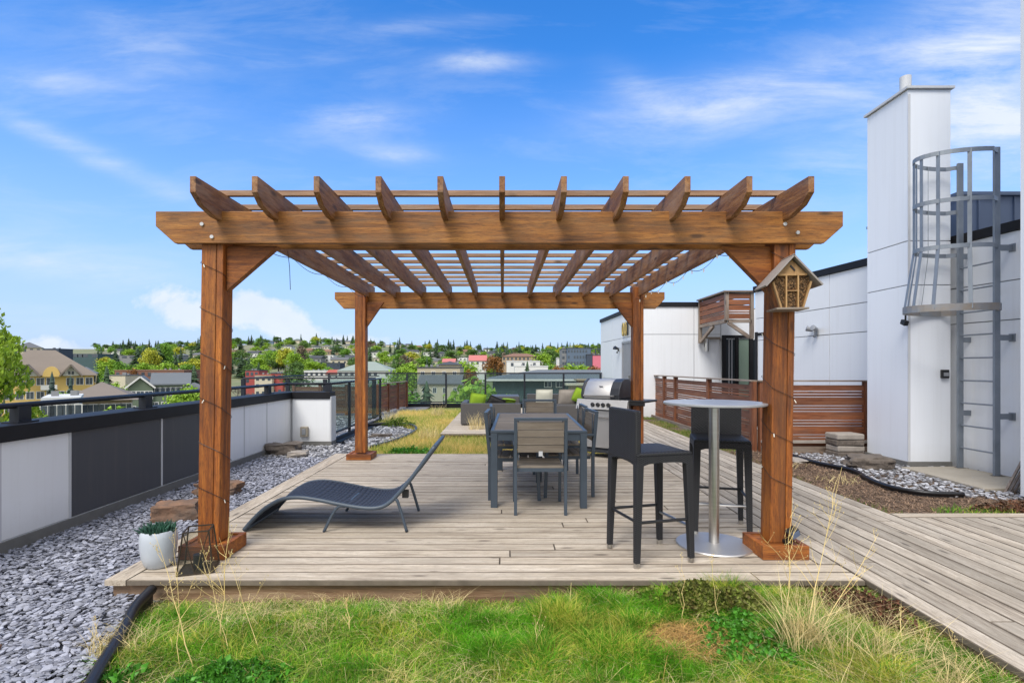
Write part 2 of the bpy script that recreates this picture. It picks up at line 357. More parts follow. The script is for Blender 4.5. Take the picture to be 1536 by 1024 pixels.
# ------------------------------------------------------------------ loose stones
def stones(name,pts,smin,smax,flat,mat,z0,label,extra=0):
    base=[(1,0,0),(.55,.8,0),(-.35,.95,0),(-.95,.3,0),(-.75,-.65,0),(.15,-.98,0),(.8,-.6,0)]
    n=7; vs=[];fs=[]
    for (x,y) in pts:
        s=random.uniform(smin,smax)*.5; a=random.uniform(0,2*PI); ca,sa=math.cos(a),math.sin(a); el=random.uniform(.55,1)
        t=s*random.uniform(*flat); tx=random.gauss(0,.2); ty=random.gauss(0,.2); z=z0+random.uniform(0,.022)
        b=len(vs); jit=[random.uniform(.75,1.15) for _ in range(n)]
        for zz,k in ((-t,.8),(t*.6,1.0),(t,.72)):
            for i,(u,v,_) in enumerate(base):
                u1=u*s*k*jit[i]; v1=v*s*el*k*jit[i]; px=u1*ca-v1*sa; py=u1*sa+v1*ca
                vs.append((x+px,y+py,z+zz+px*tx+py*ty))
        for r in range(2):
            for i in range(n): fs.append((b+r*n+i,b+r*n+(i+1)%n,b+(r+1)*n+(i+1)%n,b+(r+1)*n+i))
        fs.append(tuple(b+2*n+i for i in range(n)))
    me=bpy.data.meshes.new(name); me.from_pydata(vs,[],fs); me.materials.append(mat); me.update()
    o=bpy.data.objects.new(name,me); COL.objects.link(o); return tag(o,label,'gravel',None,'stuff')
def edge_x(y):     # right edge of the gravel strip at depth y: black edging in front, deck beside, curve beyond
    if y<3.42:
        t=(y-2.0)/1.42; return -1.66-.62*t**.75 if t>0 else -1.5
    if y<8.3: return -2.50-.02*(y-3.4)
    if y<12: return -2.6+.65*min(1,(y-8.3)/3.2)**.8
    if y<13.3: return -1.95-.75*((y-12)/1.3)**1.5
    return -2.8
pts=[]
while len(pts)<24000:
    y=2.0+6.6*random.random()**1.35; x=random.uniform(-4.0,-1.5)
    if x<edge_x(y)-.02: pts.append((x,y))
stones('slate_gravel',pts,.02,.05,(.12,.32),SLATE,GZ,'blue grey slate chippings spread between the parapet and the deck')
pts=[]
while len(pts)<5200:
    y=random.uniform(8.4,16); x=random.uniform(-6.5,-1.8)
    if x<edge_x(y)-.03 and not(x<-3.35 and y>10 and random.random()<.6): pts.append((x,y))
stones('far_slate_gravel',pts,.04,.085,(.15,.35),SLATE2,GZ,'pale slate chippings behind the deck inside the curved black edging')
BEDGE=[(4.50,8.7),(4.50,8.1),(4.52,7.62),(4.66,7.1),(4.50,6.55),(4.44,6.1),(4.60,5.82),(4.97,5.75),(5.5,5.6)]
def bed_x(y):
    for (x0,y0),(x1,y1) in zip(BEDGE[:-1],BEDGE[1:]):
        if y1<=y<=y0: return x0+(x1-x0)*(y0-y)/(y0-y1)
    return 9
pts=[]
while len(pts)<3000:
    y=random.uniform(5.6,8.9); x=random.uniform(4.4,6.6)
    if x>bed_x(y)+.04: pts.append((x,y))
stones('bed_gravel',pts,.03,.065,(.15,.35),SLATE2,-.065,'pale slate chippings along the foot of the white wall')

def pipe_thing(name,label,pts,r):
    o=MB().tube(pts,r,12).done(name,PIPE,smooth=True); return tag(o,label,'edging')
def smoothpts(P,k=6):
    out=[];P=[Vector(p) for p in P]
    for i in range(len(P)-1):
        p0=P[max(i-1,0)];p1=P[i];p2=P[i+1];p3=P[min(i+2,len(P)-1)]
        for j in range(k):
            t=j/k; out.append(.5*((2*p1)+(p2-p0)*t+(2*p0-5*p1+4*p2-p3)*t*t+(3*p1-p0-3*p2+p3)*t**3))
    out.append(P[-1]); return out
def edging(name,label,P,top,bot,r=.022):     # plastic lawn edging: a round bead on top of an upright strip
    P=smoothpts([(x,y,top) for x,y in P]); m=MB().tube(P,r,10)
    for a,b in zip(P[:-1],P[1:]):
        m.quad((a.x,a.y,bot),(b.x,b.y,bot),(b.x,b.y,top),(a.x,a.y,top)); m.quad((a.x+.006,a.y+.003,top),(b.x+.006,b.y+.003,top),(b.x+.006,b.y+.003,bot),(a.x+.006,a.y+.003,bot))
    return tag(m.done(name,PIPE,smooth=True),label,'edging')
edging('lawn_edging','black plastic edging curving between slate gravel and foreground grass',[(-1.45,1.9),(-1.70,2.15),(-1.86,2.45),(-2.0,2.8),(-2.14,3.1),(-2.21,3.36)],-.05,-.16,.03)
edging('lawn_edging','black edging curving round the gravel behind the deck',[(-2.3,9.3),(-2.02,10.4),(-1.93,11.6),(-2.05,12.5),(-2.4,13.1),(-2.8,13.25),(-3.25,12.9)],-.05,-.16,.03)
edging('lawn_edging','black edging winding through the soil bed below the white wall',BEDGE[:8],-.02,-.1,.022)
o=MB().prism([(5.50,7.36),(6.30,7.40),(6.42,6.5),(6.0,6.05),(5.45,6.05)],-.07,-.028,'z').done('concrete_paver',PAD,bevel=.006)
tag(o,'pale concrete slab at the foot of the caged ladder','paving slab')
def rock(name,label,x,y,sx,sy,sz,z0,mat,rz=0,seed=1,blocky=.5):
    import bmesh
    bm=bmesh.new(); bmesh.ops.create_cube(bm,size=1); bmesh.ops.subdivide_edges(bm,edges=bm.edges[:],cuts=9,use_grid_fill=True)
    for v in bm.verts:
        p=v.co.copy(); s=p.normalized()*.62; q=p.lerp(s,1-blocky); n=noise.noise(p*2.2+Vector((seed*7.3,0,0)))*.30+noise.noise(p*6+Vector((seed*3,5,0)))*.12
        v.co=q*(1+n)
    for v in bm.verts: v.co=Vector((v.co.x*sx,v.co.y*sy,(v.co.z+.5)*sz))
    me=bpy.data.meshes.new(name); bm.to_mesh(me); bm.free(); me.materials.append(mat)
    for p in me.polygons: p.use_smooth=True
    o=bpy.data.objects.new(name,me); COL.objects.link(o); o.location=(x,y,z0); o.rotation_euler=(0,0,rz); 
    md=o.modifiers.new('split','EDGE_SPLIT'); md.split_angle=R(28)
    return tag(o,label,'rock')
rock('landscape_rock','reddish brown boulder on the gravel just left of the front pergola post',-3.15,5.15,.36,.26,.18,GZ-.02,ROCK,.4,1,.72)
rock('landscape_rock','brown boulder half hidden behind the left front pergola post',-3.28,6.15,.46,.3,.16,GZ-.02,ROCK,-.2,2,.6)
rock('landscape_rock','flat brown boulder at the inner corner of the white parapet',-3.66,8.95,.50,.36,.21,GZ-.02,ROCKG,.1,3,.7)
rock('landscape_rock','small pale square stone beside the brown corner boulder',-3.32,8.65,.30,.24,.12,GZ-.02,PALE,.1,4,.85)
rock('landscape_rock','low dark slab lying on the gravel behind the deck',-2.55,11.2,.42,.2,.07,GZ-.01,ROCKG,0,5,.85)
rock('landscape_rock','rough grey brown boulder at the foot of the white chimney',5.10,7.45,.50,.32,.19,-.08,ROCKG,-.2,6,.5)
rock('landscape_rock','flat pale stone lying in the soil next to the gravel bed',4.40,8.0,.28,.34,.05,-.07,PALE,.5,7,.8)
rock('landscape_rock','small orange brown stone on the gravel at the left edge',-2.63,2.72,.10,.06,.03,GZ+.01,ROCK,.3,8,.7)
t=thing('stone_block_stack','stack of pale weathered stone blocks beside the chimney','stone blocks',(5.5,8.55,-.08))
for k in range(4):
    m=MB(); dx=random.uniform(-.02,.02); m.box(-.27+dx,.17+dx,-.2+dx,.12,.1*k*.95,.1*k*.95+.092); m.M=Matrix.Rotation(random.uniform(-.12,.12),4,'Z'); m.v=[tuple(m.M@Vector(v)) for v in m.v]; m.M=None; m.done('block',[ROCKG,PALE][k%2],t,bevel=.02)

def scrub(c,r,n,h,label,z=-.08):
    a=RNG.uniform(0,2*PI,n); q=np.sqrt(RNG.random(n))*r
    return [(c[0]+x,c[1]+y,z) for x,y in zip(q*np.cos(a),q*np.sin(a)*.6)]
# ------------------------------------------------------------------ parapet on the left with its handrail
t=thing('parapet_wall','rooftop parapet clad in white and charcoal panels under a black cap','parapet',(-4,3,GZ))
PX=-3.93
m=MB(); m.box(-4.16,PX-.02,-.5,9.97,-.19,.80); m.done('core',JOINT,t,world=True)
m=MB(); m.box(-4.2,PX+.035,-.5,9.90,-.19,-.02); m.box(PX+.04,-3.17,9.87,10.14,-.19,-.035); m.done('curb',CONC,t,world=True)
ys=[-.5,1.2,2.9,X_at(0,1) and 3.72]
# joints: measured along the wall
def yj(px): return PX*800/(px-754)
cuts=[1.0,2.6,yj(-4),yj(105),yj(242),yj(300),yj(372),yj(400),9.86]
cuts=[.8,2.55,4.16,yj(104)+.0,yj(242)+.0,7.2,yj(366),yj(400),9.87]
mats=[WHITE2,WHITE2,WHITE2,GREYP,GREYP,WHITE2,WHITE2,WHITE2]
for a,b,mt in zip(cuts[:-1],cuts[1:],mats):
    m=MB(); m.box(PX-.018,PX+.004,a+.012,b-.012,-.015,.755); p=m.done('panel',mt,t,world=True,bevel=.002)
    p['label']='charcoal cladding panel' if mt is GREYP else 'white cladding panel'
m=MB()
for c in cuts: m.box(PX-.017,PX+.009,c-.013,c+.013,-.018,.757)
m.box(PX-.018,PX+.012,.8,9.86,-.035,-.019); m.done('joint_strip',TRIMW,t,world=True)
m=MB(); m.box(PX+.04,-3.20,9.875,9.897,-.03,.755); m.done('panel',WHITE2,t,world=True,bevel=.002)['label']='white end panel facing the deck'
m=MB(); m.box(PX-.02,-3.22,9.90,10.12,-.03,.80); m.box(-3.196,-3.17,9.865,10.14,-.03,.80); m.done('end_trim',TRIMW,t,world=True)
m=MB(); m.box(-4.24,PX+.035,-.5,9.85,.758,.885); m.box(-4.24,-3.19,9.852,10.17,.758,.885); m.done('cap',BLACK,t,world=True,bevel=.006)
m=MB(); m.box(-3.86+.02,-3.86+.0,9.8,9.8,0,0) if False else None
# handrail
t=thing('handrail','dark round handrail on short posts along the left parapet','handrail',(-4.05,5,.885))
m=MB(); m.tube([(-4.05,-.5,1.03),(-4.05,9.98,1.03)],.024,12); m.tube([(-4.05,9.98,1.03),(-3.26,10.02,1.03),(-3.26,14.3,1.03)],.024,12); m.done('rail_tube',RAILM,t,world=True,smooth=True)
for y in (.6,2.5,4.48,6.05,7.7,9.2):
    m=MB(); m.box(-4.09,-4.01,y-.06,y+.06,.886,1.02); m.box(-4.12,-3.98,y-.1,y+.1,.885,.897); m.done('post',RAILM,t,world=True)
m=MB(); m.box(-3.32,-3.22,9.98,10.06,.886,1.02); m.done('post',RAILM,t,world=True)
# glass guard running back from the parapet end
t=thing('glass_guard','glass guard rail running back from the end of the white parapet','guard rail',(-3.26,12,0))
for y in (11.35,14.2):
    MB().box(-3.285,-3.235,y-.03,y+.03,-.1,1.005).done('post',RAILM,t,world=True)
MB().box(-3.29,-3.23,10.2,14.3,-.075,-.02).box(-3.28,-3.24,10.2,14.3,.06,.09).done('bottom_rail',RAILM,t,world=True)
for a,b in ((10.2,11.31),(11.39,14.16)): MB().box(-3.265,-3.255,a,b,.092,.99).done('glass_pane',GLASS,t,world=True)
MB().box(-3.42,-3.1,10.2,14.5,-.12,-.078).done('kerb',RAILM,t,world=True)
# rear left terrace guard
t=thing('terrace_guard','black guard rail round the neighbouring terrace beyond the glass','guard rail',(-5,15,0))
m=MB(); m.tube([(-7.3,15.0,1.03),(-3.62,15.2,1.03)],.025,10); m.tube([(-6.0,15.9,1.08),(-3.7,16.0,1.08)],.015,8)
m.tube([(-7.3,15,1.03),(-7.3,19.9,1.03)],.025,8); m.done('rail_tube',RAILM,t,world=True)
for x in (-7.3,-6.05,-5.0,-3.62): MB().box(x-.05,x+.05,14.97,15.06,-.1,1.0).done('post',RAILM,t,world=True)
for a,b in ((-6.0,-5.05),(-4.95,-3.67)): MB().box(a,b,15.0,15.01,.1,.98).done('glass_pane',GLASS,t,world=True)
# rear guard
t=thing('rear_guard','long clear glass guard rail with thin black posts at the back of the roof','guard rail',(-1,19.8,0))
MB().box(-7.4,3.7,19.77,19.82,1.085,1.135).box(-7.4,3.7,19.775,19.815,.02,.06).done('top_rail',RAILM,t,world=True)
xs=[3.63,2.26,.81,-.64,-2.10,-3.55,-5.0,-6.45]
for x in xs: MB().box(x-.032,x+.032,19.76,19.83,-.15,1.083).done('post',RAILM,t,world=True)
for a,b in zip(xs[1:],xs[:-1]): MB().box(a+.03,b-.03,19.79,19.8,.055,1.08).done('glass_pane',GLASS,t,world=True)
o=MB().box(-7.5,3.7,19.85,20.1,-.19,-.02).done('roof_edge_curb',BLACK); tag(o,'low black curb along the back edge of the roof','curb')
# outlet box
t=thing('outlet_box','small grey outdoor outlet box on the white parapet end panel','outlet box',(-3.66,9.87,.15))
MB().bbox(-.07,.07,-.055,0.002,-.09,.10,.01).done('cover',PAD,t,bevel=.012); MB().box(-.035,.035,-.068,-.056,-.05,.06).done('lid',JOINT,t,bevel=.006)

# ------------------------------------------------------------------ timber fences
def slat_fence(name,label,p0,p1,z0,z1,posts,axis,wide=.135,group=None,pw=.09,slatmat=None,gapped=True):
    p0=Vector((*p0,0));p1=Vector((*p1,0)); d=(p1-p0); Ln=d.length; ang=math.atan2(d.y,d.x)
    t=thing(name,label,'fence',(p0.x,p0.y,z0),ang,group)
    for s in posts:
        MB().box(s*Ln-pw/2,s*Ln+pw/2,-pw/2,pw/2,0,z1-z0+.02).done('post',FEN['z'],t,bevel=.004)
    z=.05; k=0; segs=list(zip(posts[:-1],posts[1:]))
    m=MB()
    while z<z1-z0-.05:
        h=wide if k%3==0 else (.035 if gapped else wide)
        h=min(h,z1-z0-.04-z)
        for a,b in segs:
            j=random.uniform(-.004,.004); m.box(a*Ln+pw/2+.001,b*Ln-pw/2-.001,-.012+j,.012+j,z,z+h)
        z+=h+(.013 if gapped else .008); k+=1
    m.done('slats',slatmat or FEN['x'],t)
    m=MB()
    m.box(-.03,Ln+.03,-.06,.06,z1-z0+.021,z1-z0+.045); m.done('top_rail',GREYW['x'],t)
    return t
slat_fence('timber_fence','reddish slatted timber fence running back beside the walkway',(4.25,9.05),(4.25,15.1),-.08,1.08,[0,.32,.67,.82,1],'y')
f=slat_fence('timber_fence','reddish slatted timber fence crossing in front of the white wall',(4.33,9.0),(6.16,9.0),-.08,1.08,[0.02,.985],'x')
MB().box(0,1.83,-.16,-.06,-.0,.10).done('kickboard',GREYW['x'],f)
MB().box(.0,1.83,-.12,-.05,.16,.2).done('ledge',PALE,f)
slat_fence('low_timber_fence','low brown slatted fence angled behind the gravel at the rear left',(-3.85,16.4),(-3.55,19.7),-.12,.78,[0,.33,.66,1],'y',gapped=False)
slat_fence('low_timber_fence','low brown slatted fence seen through the glass guard',(-6.4,16.35),(-3.95,16.35),-.12,.78,[0,.33,.66,1],'x',gapped=False)
m=MB(); m.box(4.12,4.16,9.2,15,-.1,.03); o=m.done('timber_edging',GREYW['y']); tag(o,'weathered board edging the weeds below the long timber fence','edging board')

# ------------------------------------------------------------------ white rooftop building
bt=thing('rooftop_building','white panelled rooftop building with dark roof edge','building',(5,12,-.08))
TOP=3.0
def wall(p0,p1,z0,z1,vj,hj,th=.25,mat=WHITE,side=1,cap=True,name='wall'):
    """panels on the face looking towards 'side' of p0->p1 (left of travel = +1)"""
    a=Vector((*p0,0));b=Vector((*p1,0));d=b-a;Ln=d.length;ang=math.atan2(d.y,d.x)
    M=Matrix.Translation(a)@Matrix.Rotation(ang,4,'Z')
    m=MB();m.M=M;m.box(0,Ln,(-th if side>0 else .03),(-.03 if side>0 else th),z0,z1); core=m.done(name,JOINT,bt,world=True)
    m=MB();m.M=M
    vs=[0]+[v for v in vj]+[Ln]; hs=[z0]+list(hj)+[z1]
    for v0,v1 in zip(vs[:-1],vs[1:]):
        for h0,h1 in zip(hs[:-1],hs[1:]):
            g=.007; m.box(v0+(g if v0>0 else 0),v1-(g if v1<Ln else 0),-.029 if side>0 else .0,0 if side>0 else .029,h0+g,h1-g)
    m.done('cladding_panels',mat,core,world=True)
    if cap:
        m=MB();m.M=M; m.box(-.03,Ln+.03,-th-.03 if side>0 else -.04,.04 if side>0 else th+.03,z1+.001,z1+.12); m.done('roof_edge',BLACK,core,world=True)
    return core
# end wing facing the lounge deck (faces -X), travelling towards the viewer so the face is on the right
A=(3.68,20.0);B=(3.82,14.82)
wall(A,B,-.08,TOP,[1.9,3.3,4.6],[.95,2.25],side=-1)
wall((3.83,14.80),(6.05,14.80),-.08,TOP+.02,[1.48],[2.25],side=-1)
# pale reveal wall behind the opening
wall((6.055,14.78),(7.6,14.78),-.08,TOP-.05,[],[],side=-1,cap=False)
S0=(5.80,12.25);S1=(6.60,5.72)
SL=(Vector(S1)-Vector(S0)).length
def sy(y): return (S0[1]-y)/(S0[1]-S1[1])*SL
wall(S0,S1,-.08,TOP+.07,[sy(10.9),sy(9.93),sy(8.4),sy(7.45),sy(6.2)],[1.95,2.45],side=-1)
wall((5.84,12.27),(7.4,12.27),-.08,TOP+.05,[],[2.2],side=1)
m=MB(); m.box(4.1,8.9,15.05,19.8,TOP-.1,TOP); m.box(6.95,8.9,3.2,12.0,TOP-.1,TOP); m.box(8.7,8.95,0,20,-.1,TOP-.11); m.done('roof',CONC,bt,world=True)
wall((8.6,20.0),(3.70,20.0),-.08,TOP,[1.5,3],[],side=1) if False else None
# corner block near the camera on the right edge
t2=thing('corner_wall','white corner wall rising at the right edge of the walkway','wall',(5.55,5.4,-.08))
m=MB(); m.box(5.515,8.4,5.05,5.68,-.02,7.2); m.done('cladding_panels',WHITE,t2,world=True); MB().box(5.53,8.4,5.06,5.67,-.09,-.021).done('base',CONC,t2,world=True)
MB().box(5.42,8.5,4.95,5.75,7.201,7.32).done('roof_edge',PAD,t2,world=True)
# wall door, patio doors
cx=Vector((3.755,16.0))
m=MB(); m.M=Matrix.Translation((3.735,16.45,0))@Matrix.Rotation(math.atan2(-5.18,.14),4,'Z')
m.box(0,1.0,-.03,-.002,-.05,2.05); dr=m.done('door',WDOOR,bt,world=True)
m2=MB(); m2.M=m.M; m2.box(-.06,0,-.05,-.003,-.05,2.12).box(1.0,1.06,-.05,-.003,-.05,2.12).box(-.06,1.06,-.05,-.003,2.06,2.12).done('door_frame',JOINT,dr,world=True)
m2=MB(); m2.M=m.M; m2.box(.86,.9,-.09,-.031,.95,1.1).done('handle',STEEL,dr,world=True)
# patio door in the recess, facing the viewer
pd=MB().box(6.10,6.98,14.735,14.75,0,2.1).done('patio_door',DARKG,bt,world=True); pd['label']='glazed patio door with dark frame and pale curtain'
MB().box(6.05,6.16,14.68,14.734,-.02,2.22).box(6.42,6.50,14.69,14.734,0,2.14).box(6.80,6.9,14.68,14.734,0,2.22).box(6.17,6.79,14.68,14.734,2.14,2.22).done('door_frame',BLACK,pd,world=True)
MB().box(6.52,6.79,14.72,14.733,.02,2.12).done('curtain',GREENG,pd,world=True)
MB().box(6.23,6.26,14.71,14.733,.02,2.12).box(6.31,6.34,14.71,14.733,.02,2.12).done('blind',JOINT,pd,world=True)
# dark upright frame beside the door on the near wall return
m=MB(); m.M=Matrix.Translation((S0[0],S0[1],0))@Matrix.Rotation(math.atan2(S1[1]-S0[1],S1[0]-S0[0]),4,'Z')
m.box(.02,.10,-.025,-.001,0,2.14).box(.62,.68,-.025,-.001,0,2.0).box(.1,.68,-.02,-.001,2.06,2.12).done('window_frame',BLACK,bt,world=True)
# timber screen canopy over the patio door
t=thing('timber_canopy','weathered timber box canopy bracketed over the patio door','canopy',(5.4,12.9,2.45))
CX0,CX1,CY0,CY1,CZ0,CZ1=5.40,6.08,12.92,14.74,2.48,3.16
m=MB()
for z in (2.52,2.66,2.72,2.86,3.0): 
    h=.12 if z not in(2.66,) else .035
    m.box(CX0+.08,CX1-.08,CY0+.01,CY0+.035,z,z+h)
m.done('front_slats',FEN['x'],t,world=True)
m=MB()
for z in (2.52,2.66,2.72,2.86,3.0):
    h=.12 if z not in(2.66,) else .035
    m.box(CX0+.01,CX0+.035,CY0+.08,CY1-.08,z,z+h)
m.done('side_slats',FEN['y'],t,world=True)
for x,y,zb in ((CX0,CY0,CZ0),(CX1-.07,CY0,2.03),(CX0,CY1-.09,2.0)): MB().box(x,x+.08,y,y+.08,zb,CZ1).done('post',GREYW['z'],t,world=True)
m=MB(); m.box(CX0-.05,CX1+.1,CY0-.05,CY1-.01,CZ1+.001,CZ1+.035); m.done('top_board',GREYW['x'],t,world=True)
m=MB(); m.box(CX0+.081,CX1-.08,CY0+.003,CY0+.078,2.42,2.50); m.box(CX0+.003,CX0+.075,CY0+.081,CY1-.095,2.42,2.50)
m.bar((CX0+.08,CY0+.04,2.42),(CX1-.09,CY0+.04,2.07),.06,.08); m.bar((CX0+.04,CY0+.85,2.40),(CX0+.04,CY1-.12,2.04),.06,.08)
m.box(CX0+.09,5.98,CY1-.075,CY1-.01,2.1,2.17)
m.done('brackets',GREYW['x'],t,world=True)
m=MB(); m.box(CX0+.04,CX1-.02,CY0+.09,CY1-.1,2.9,2.92); m.done('soffit',GREYW['x'],t,world=True)
# wall lamps, camera, lockbox, number
t=thing('wall_light','slim steel cylinder wall light under the timber canopy','wall light',(5.62,14.78,1.95))
MB().cyl(0,-.1,-.17,.17,.055,20).done('lamp_body',STEEL,t,smooth='auto'); MB().box(-.03,.03,-.06,0.02,-.05,.05).done('bracket',GRB,t)
def flood(loc,rz,label,name='flood_light',mat=GRB):
    t=thing(name,label,'security light',loc,rz)
    MB().box(-.05,.05,-.03,.0,-.06,.06).done('base',mat,t,bevel=.006)
    for s in (-1,1):
        m=MB(); m.M=Matrix.Translation((s*.09,-.1,.05))@Matrix.Rotation(R(70),4,'X')@Matrix.Rotation(s*R(20),4,'Y'); m.lathe([(.02,-.07),(.035,-.06),(.055,.05),(.05,.052)],n=16); m.done('lamp_head',mat,t,smooth='auto')
    MB().lathe([(.0,-.12),(.025,-.11),(.028,-.07),(.0,-.06)],0,-.05,12).done('sensor',mat,t,smooth=True)
    return t
flood((3.72,17.1,1.9),-PI/2,'twin black security flood light on the end wall beside the grey door')
flood((6.04,10.25,2.03),-PI/2,'pale twin security flood light on the white side wall',mat=JOINT)
t=thing('key_lockbox','small black key lockbox on the white wall beside the ladder','lockbox',(6.20,7.50,1.25))
MB().box(-.05,.05,-.045,0,-.06,.06).done('body',GRB,t,bevel=.008); MB().box(-.035,.035,-.05,-.0455,-.03,.02).done('keypad',JOINT,t)
t=thing('suite_number','gold and black raised numerals above the grey door','house number',(3.74,16.2,2.5))
m=MB(); m.M=Matrix.Rotation(-PI/2,4,'Z')
def ring(m,cx,w,h,th,dep=.04,n=20):
    for k in range(n):
        a0=2*PI*k/n;a1=2*PI*(k+1)/n
        p=lambda a,s:(cx+math.cos(a)*(w/2-s),math.sin(a)*(h/2-s))
        q=[p(a0,0),p(a1,0),p(a1,th),p(a0,th)]; m.prism(q,-dep,0,'y')
ring(m,-.28,.26,.42,.05); m.done('numeral',GOLD,t)
m=MB(); m.M=Matrix.Rotation(-PI/2,4,'Z'); ring(m,.06,.24,.42,.05); m.done('numeral',GOLD,t)
m=MB(); m.M=Matrix.Rotation(-PI/2,4,'Z'); m.box(.30,.36,-.04,0,-.21,.21).prism([(.22,.10),(.30,.16),(.30,.21),(.22,.15)],-.04,0,'y'); m.done('numeral',GRB,t)['label']='black numeral one'
# blue grey roof plant screen
t=thing('roof_plant_screen','blue grey metal clad enclosure on the roof behind the ladder','roof enclosure',(7.4,8.5,TOP))
MB().box(6.62,8.6,7.75,9.6,TOP-.0,3.83).done('cladding',ROOFU,t,world=True)
m=MB()
for k in range(8): m.box(6.64+k*.26,6.66+k*.26,7.73,7.749,TOP,3.82)
m.box(6.58,8.65,7.70,9.65,3.831,3.88); m.done('seams',ROOFU,t,world=True)
# chimney
t=thing('chimney','tall white metal clad chimney shaft with a thin cap','chimney',(6,7.9,-.08))
cx0,cx1,cy0,cy1=5.70,6.30,7.50,8.34
hs=[-.02,2.5,3.12,5.25]
m=MB()
for a,b in zip(hs[:-1],hs[1:]): m.box(cx0,cx1,cy0,cy1,a+.006,b-.006)
m.done('shaft',CHIM,t,world=True,bevel=.004); MB().box(cx0+.012,cx1-.012,cy0+.012,cy1-.012,-.09,5.25).done('core',JOINT,t,world=True)
MB().box(cx0-.035,cx1+.035,cy0-.035,cy1+.035,5.251,5.285).done('cap',TRIMW,t,world=True)
MB().box(cx0-.03,cx1+.0,cy0-.03,cy1,-.09,.02).done('base_flashing',CONC,t,world=True)
fp=MB().cyl(6.08,8.05,5.286,5.40,.17,20,.10).cyl(6.08,8.05,5.40,5.72,.075,20).cyl(6.08,8.05,5.46,5.475,.082,20).done('flue_pipe',TRIMW,t,world=True,smooth='auto')
m=MB(); m.box(cx0-.004,cx0+.03,cy0-.006,cy0+.0,0,5.18); m.done('corner_trim',TRIMW,t,world=True)
# second shaft segment filling to the wall
# ladder
t=thing('caged_ladder','galvanised fixed ladder with safety cage on the white wall','ladder',(6.27,7.0,-.05))
xr=6.26; yl,yr=7.30,6.76
for y in (yl,yr):
    MB().box(xr-.035,xr+.035,y-.016,y+.016,-.03,4.13).done('rail',GALV,t,world=True)
for y in (yl,yr): MB().box(xr-.06,xr+.09,y-.04,y+.04,-.04,-.028).done('foot_plate',GALVR,t,world=True)
for k in range(9):
    z=.25+k*.305; MB().tube([(xr,yr+.017,z),(xr,yl-.017,z)],.011,8).done('rung',GALV,t,world=True)
for z in (.72,1.72,2.86):
    for y in (yl,yr): MB().box(xr+.036,xr+.26,y-.006,y+.03,z-.035,z+.035).box(xr+.2,xr+.262,y-.03,y+.05,z-.05,z+.05).done('wall_bracket',GALV,t,world=True)
def hoop(z,dx,hw,zn=None,wd=.06,th=.008,n=22):
    """flat band: from the near rail out round towards -X and back to the far rail"""
    yc=(yl+yr)/2; P=[]
    P.append((xr-.0,yr-.018)); P.append((xr-.04,yc-hw*.86))
    for k in range(n+1):
        a=-PI/2-PI*k/n; P.append((xr-.12+math.cos(a)*(dx-.12),yc+math.sin(a)*hw))
    P.append((xr-.04,yc+hw*.86)); P.append((xr,yl+.018))
    return P
def band(P,z,wd,th):
    m=MB()
    for (x0,y0),(x1,y1) in zip(P[:-1],P[1:]): m.bar((x0,y0,z),(x1,y1,z),th,wd)
    return m
HW=.36
H=[(4.08,.80,HW),(3.47,.80,HW),(2.88,.80,HW)]
for z,dx,hw in H: band(hoop(z,dx,hw),z,.055,.009).done('cage_hoop',GALV,t,world=True)
bot=hoop(2.10,.92,.44); band(bot,2.10,.09,.010).done('cage_hoop',GALVR,t,world=True)['label']='wide rust stained bottom hoop'
for i in (5,9,12,15,18,21):
    P0=hoop(0,.80,HW)[i];P1=bot[i]
    m=MB(); m.bar((P0[0]+.012,P0[1],4.10),(P0[0]+.012,P0[1],2.87),.045,.007,up=(P0[0]-xr,P0[1]-7.03,0)); m.bar((P0[0]+.012,P0[1],2.88),(P1[0]+.012,P1[1],2.08),.045,.007,up=(P0[0]-xr,P0[1]-7.03,0)); m.done('cage_strap',GALV,t,world=True)
t=thing('security_camera','small black security camera hanging below the ladder cage','camera',(5.62,7.44,2.02))
MB().cyl(.0,0,-.02,.05,.012,10).done('mount',GRB,t); m=MB(); m.M=Matrix.Rotation(R(25),4,'X'); m.box(-.03,.03,-.05,.04,-.09,-.02); m.done('body',GRB,t,bevel=.008)
# timber stakes leaning on the wall
t=thing('timber_stakes','bundle of weathered stakes leaning by the corner wall','stakes',(6.0,6.0,-.07))
for k in range(5):
    MB().bar((-.35+.07*k,.02*k,0),(.05+.06*k,.1-.03*k,.55+.06*(k%3)),.022,.02).done('stake',GREYW['z'],t)
# ------------------------------------------------------------------ pergola
pg=thing('pergola','stained timber pergola standing over the deck with dining furniture','pergola',(0,5.9,0))
LEAN=.033
def post(xc,y0,y1,ztop,lean,w=.155):
    # two plies side by side with a dark seam, sheared slightly
    m=MB()
    for a,b in ((xc-w/2,xc+w*.185),(xc+w*.185+.003,xc+w/2)):
        v=[(a,y0,.09),(b,y0,.09),(b,y1,.09),(a,y1,.09),(a+lean,y0,ztop),(b+lean,y0,ztop),(b+lean,y1,ztop),(a+lean,y1,ztop)]
        m._add(v,[(0,3,2,1),(4,5,6,7),(0,1,5,4),(1,2,6,5),(2,3,7,6),(3,0,4,7)])
    return m.done('post',W['z'],pg,world=True,bevel=.005)
YF0,YF1=3.822,3.968; YB0,YB1=7.80,7.948
post(-2.110,YF0,YF1,2.44,LEAN); post(1.994,YF0,YF1,2.44,LEAN)
post(-2.085,YB0,YB1,2.52,.0); post(1.985,YB0,YB1,2.52,.0)
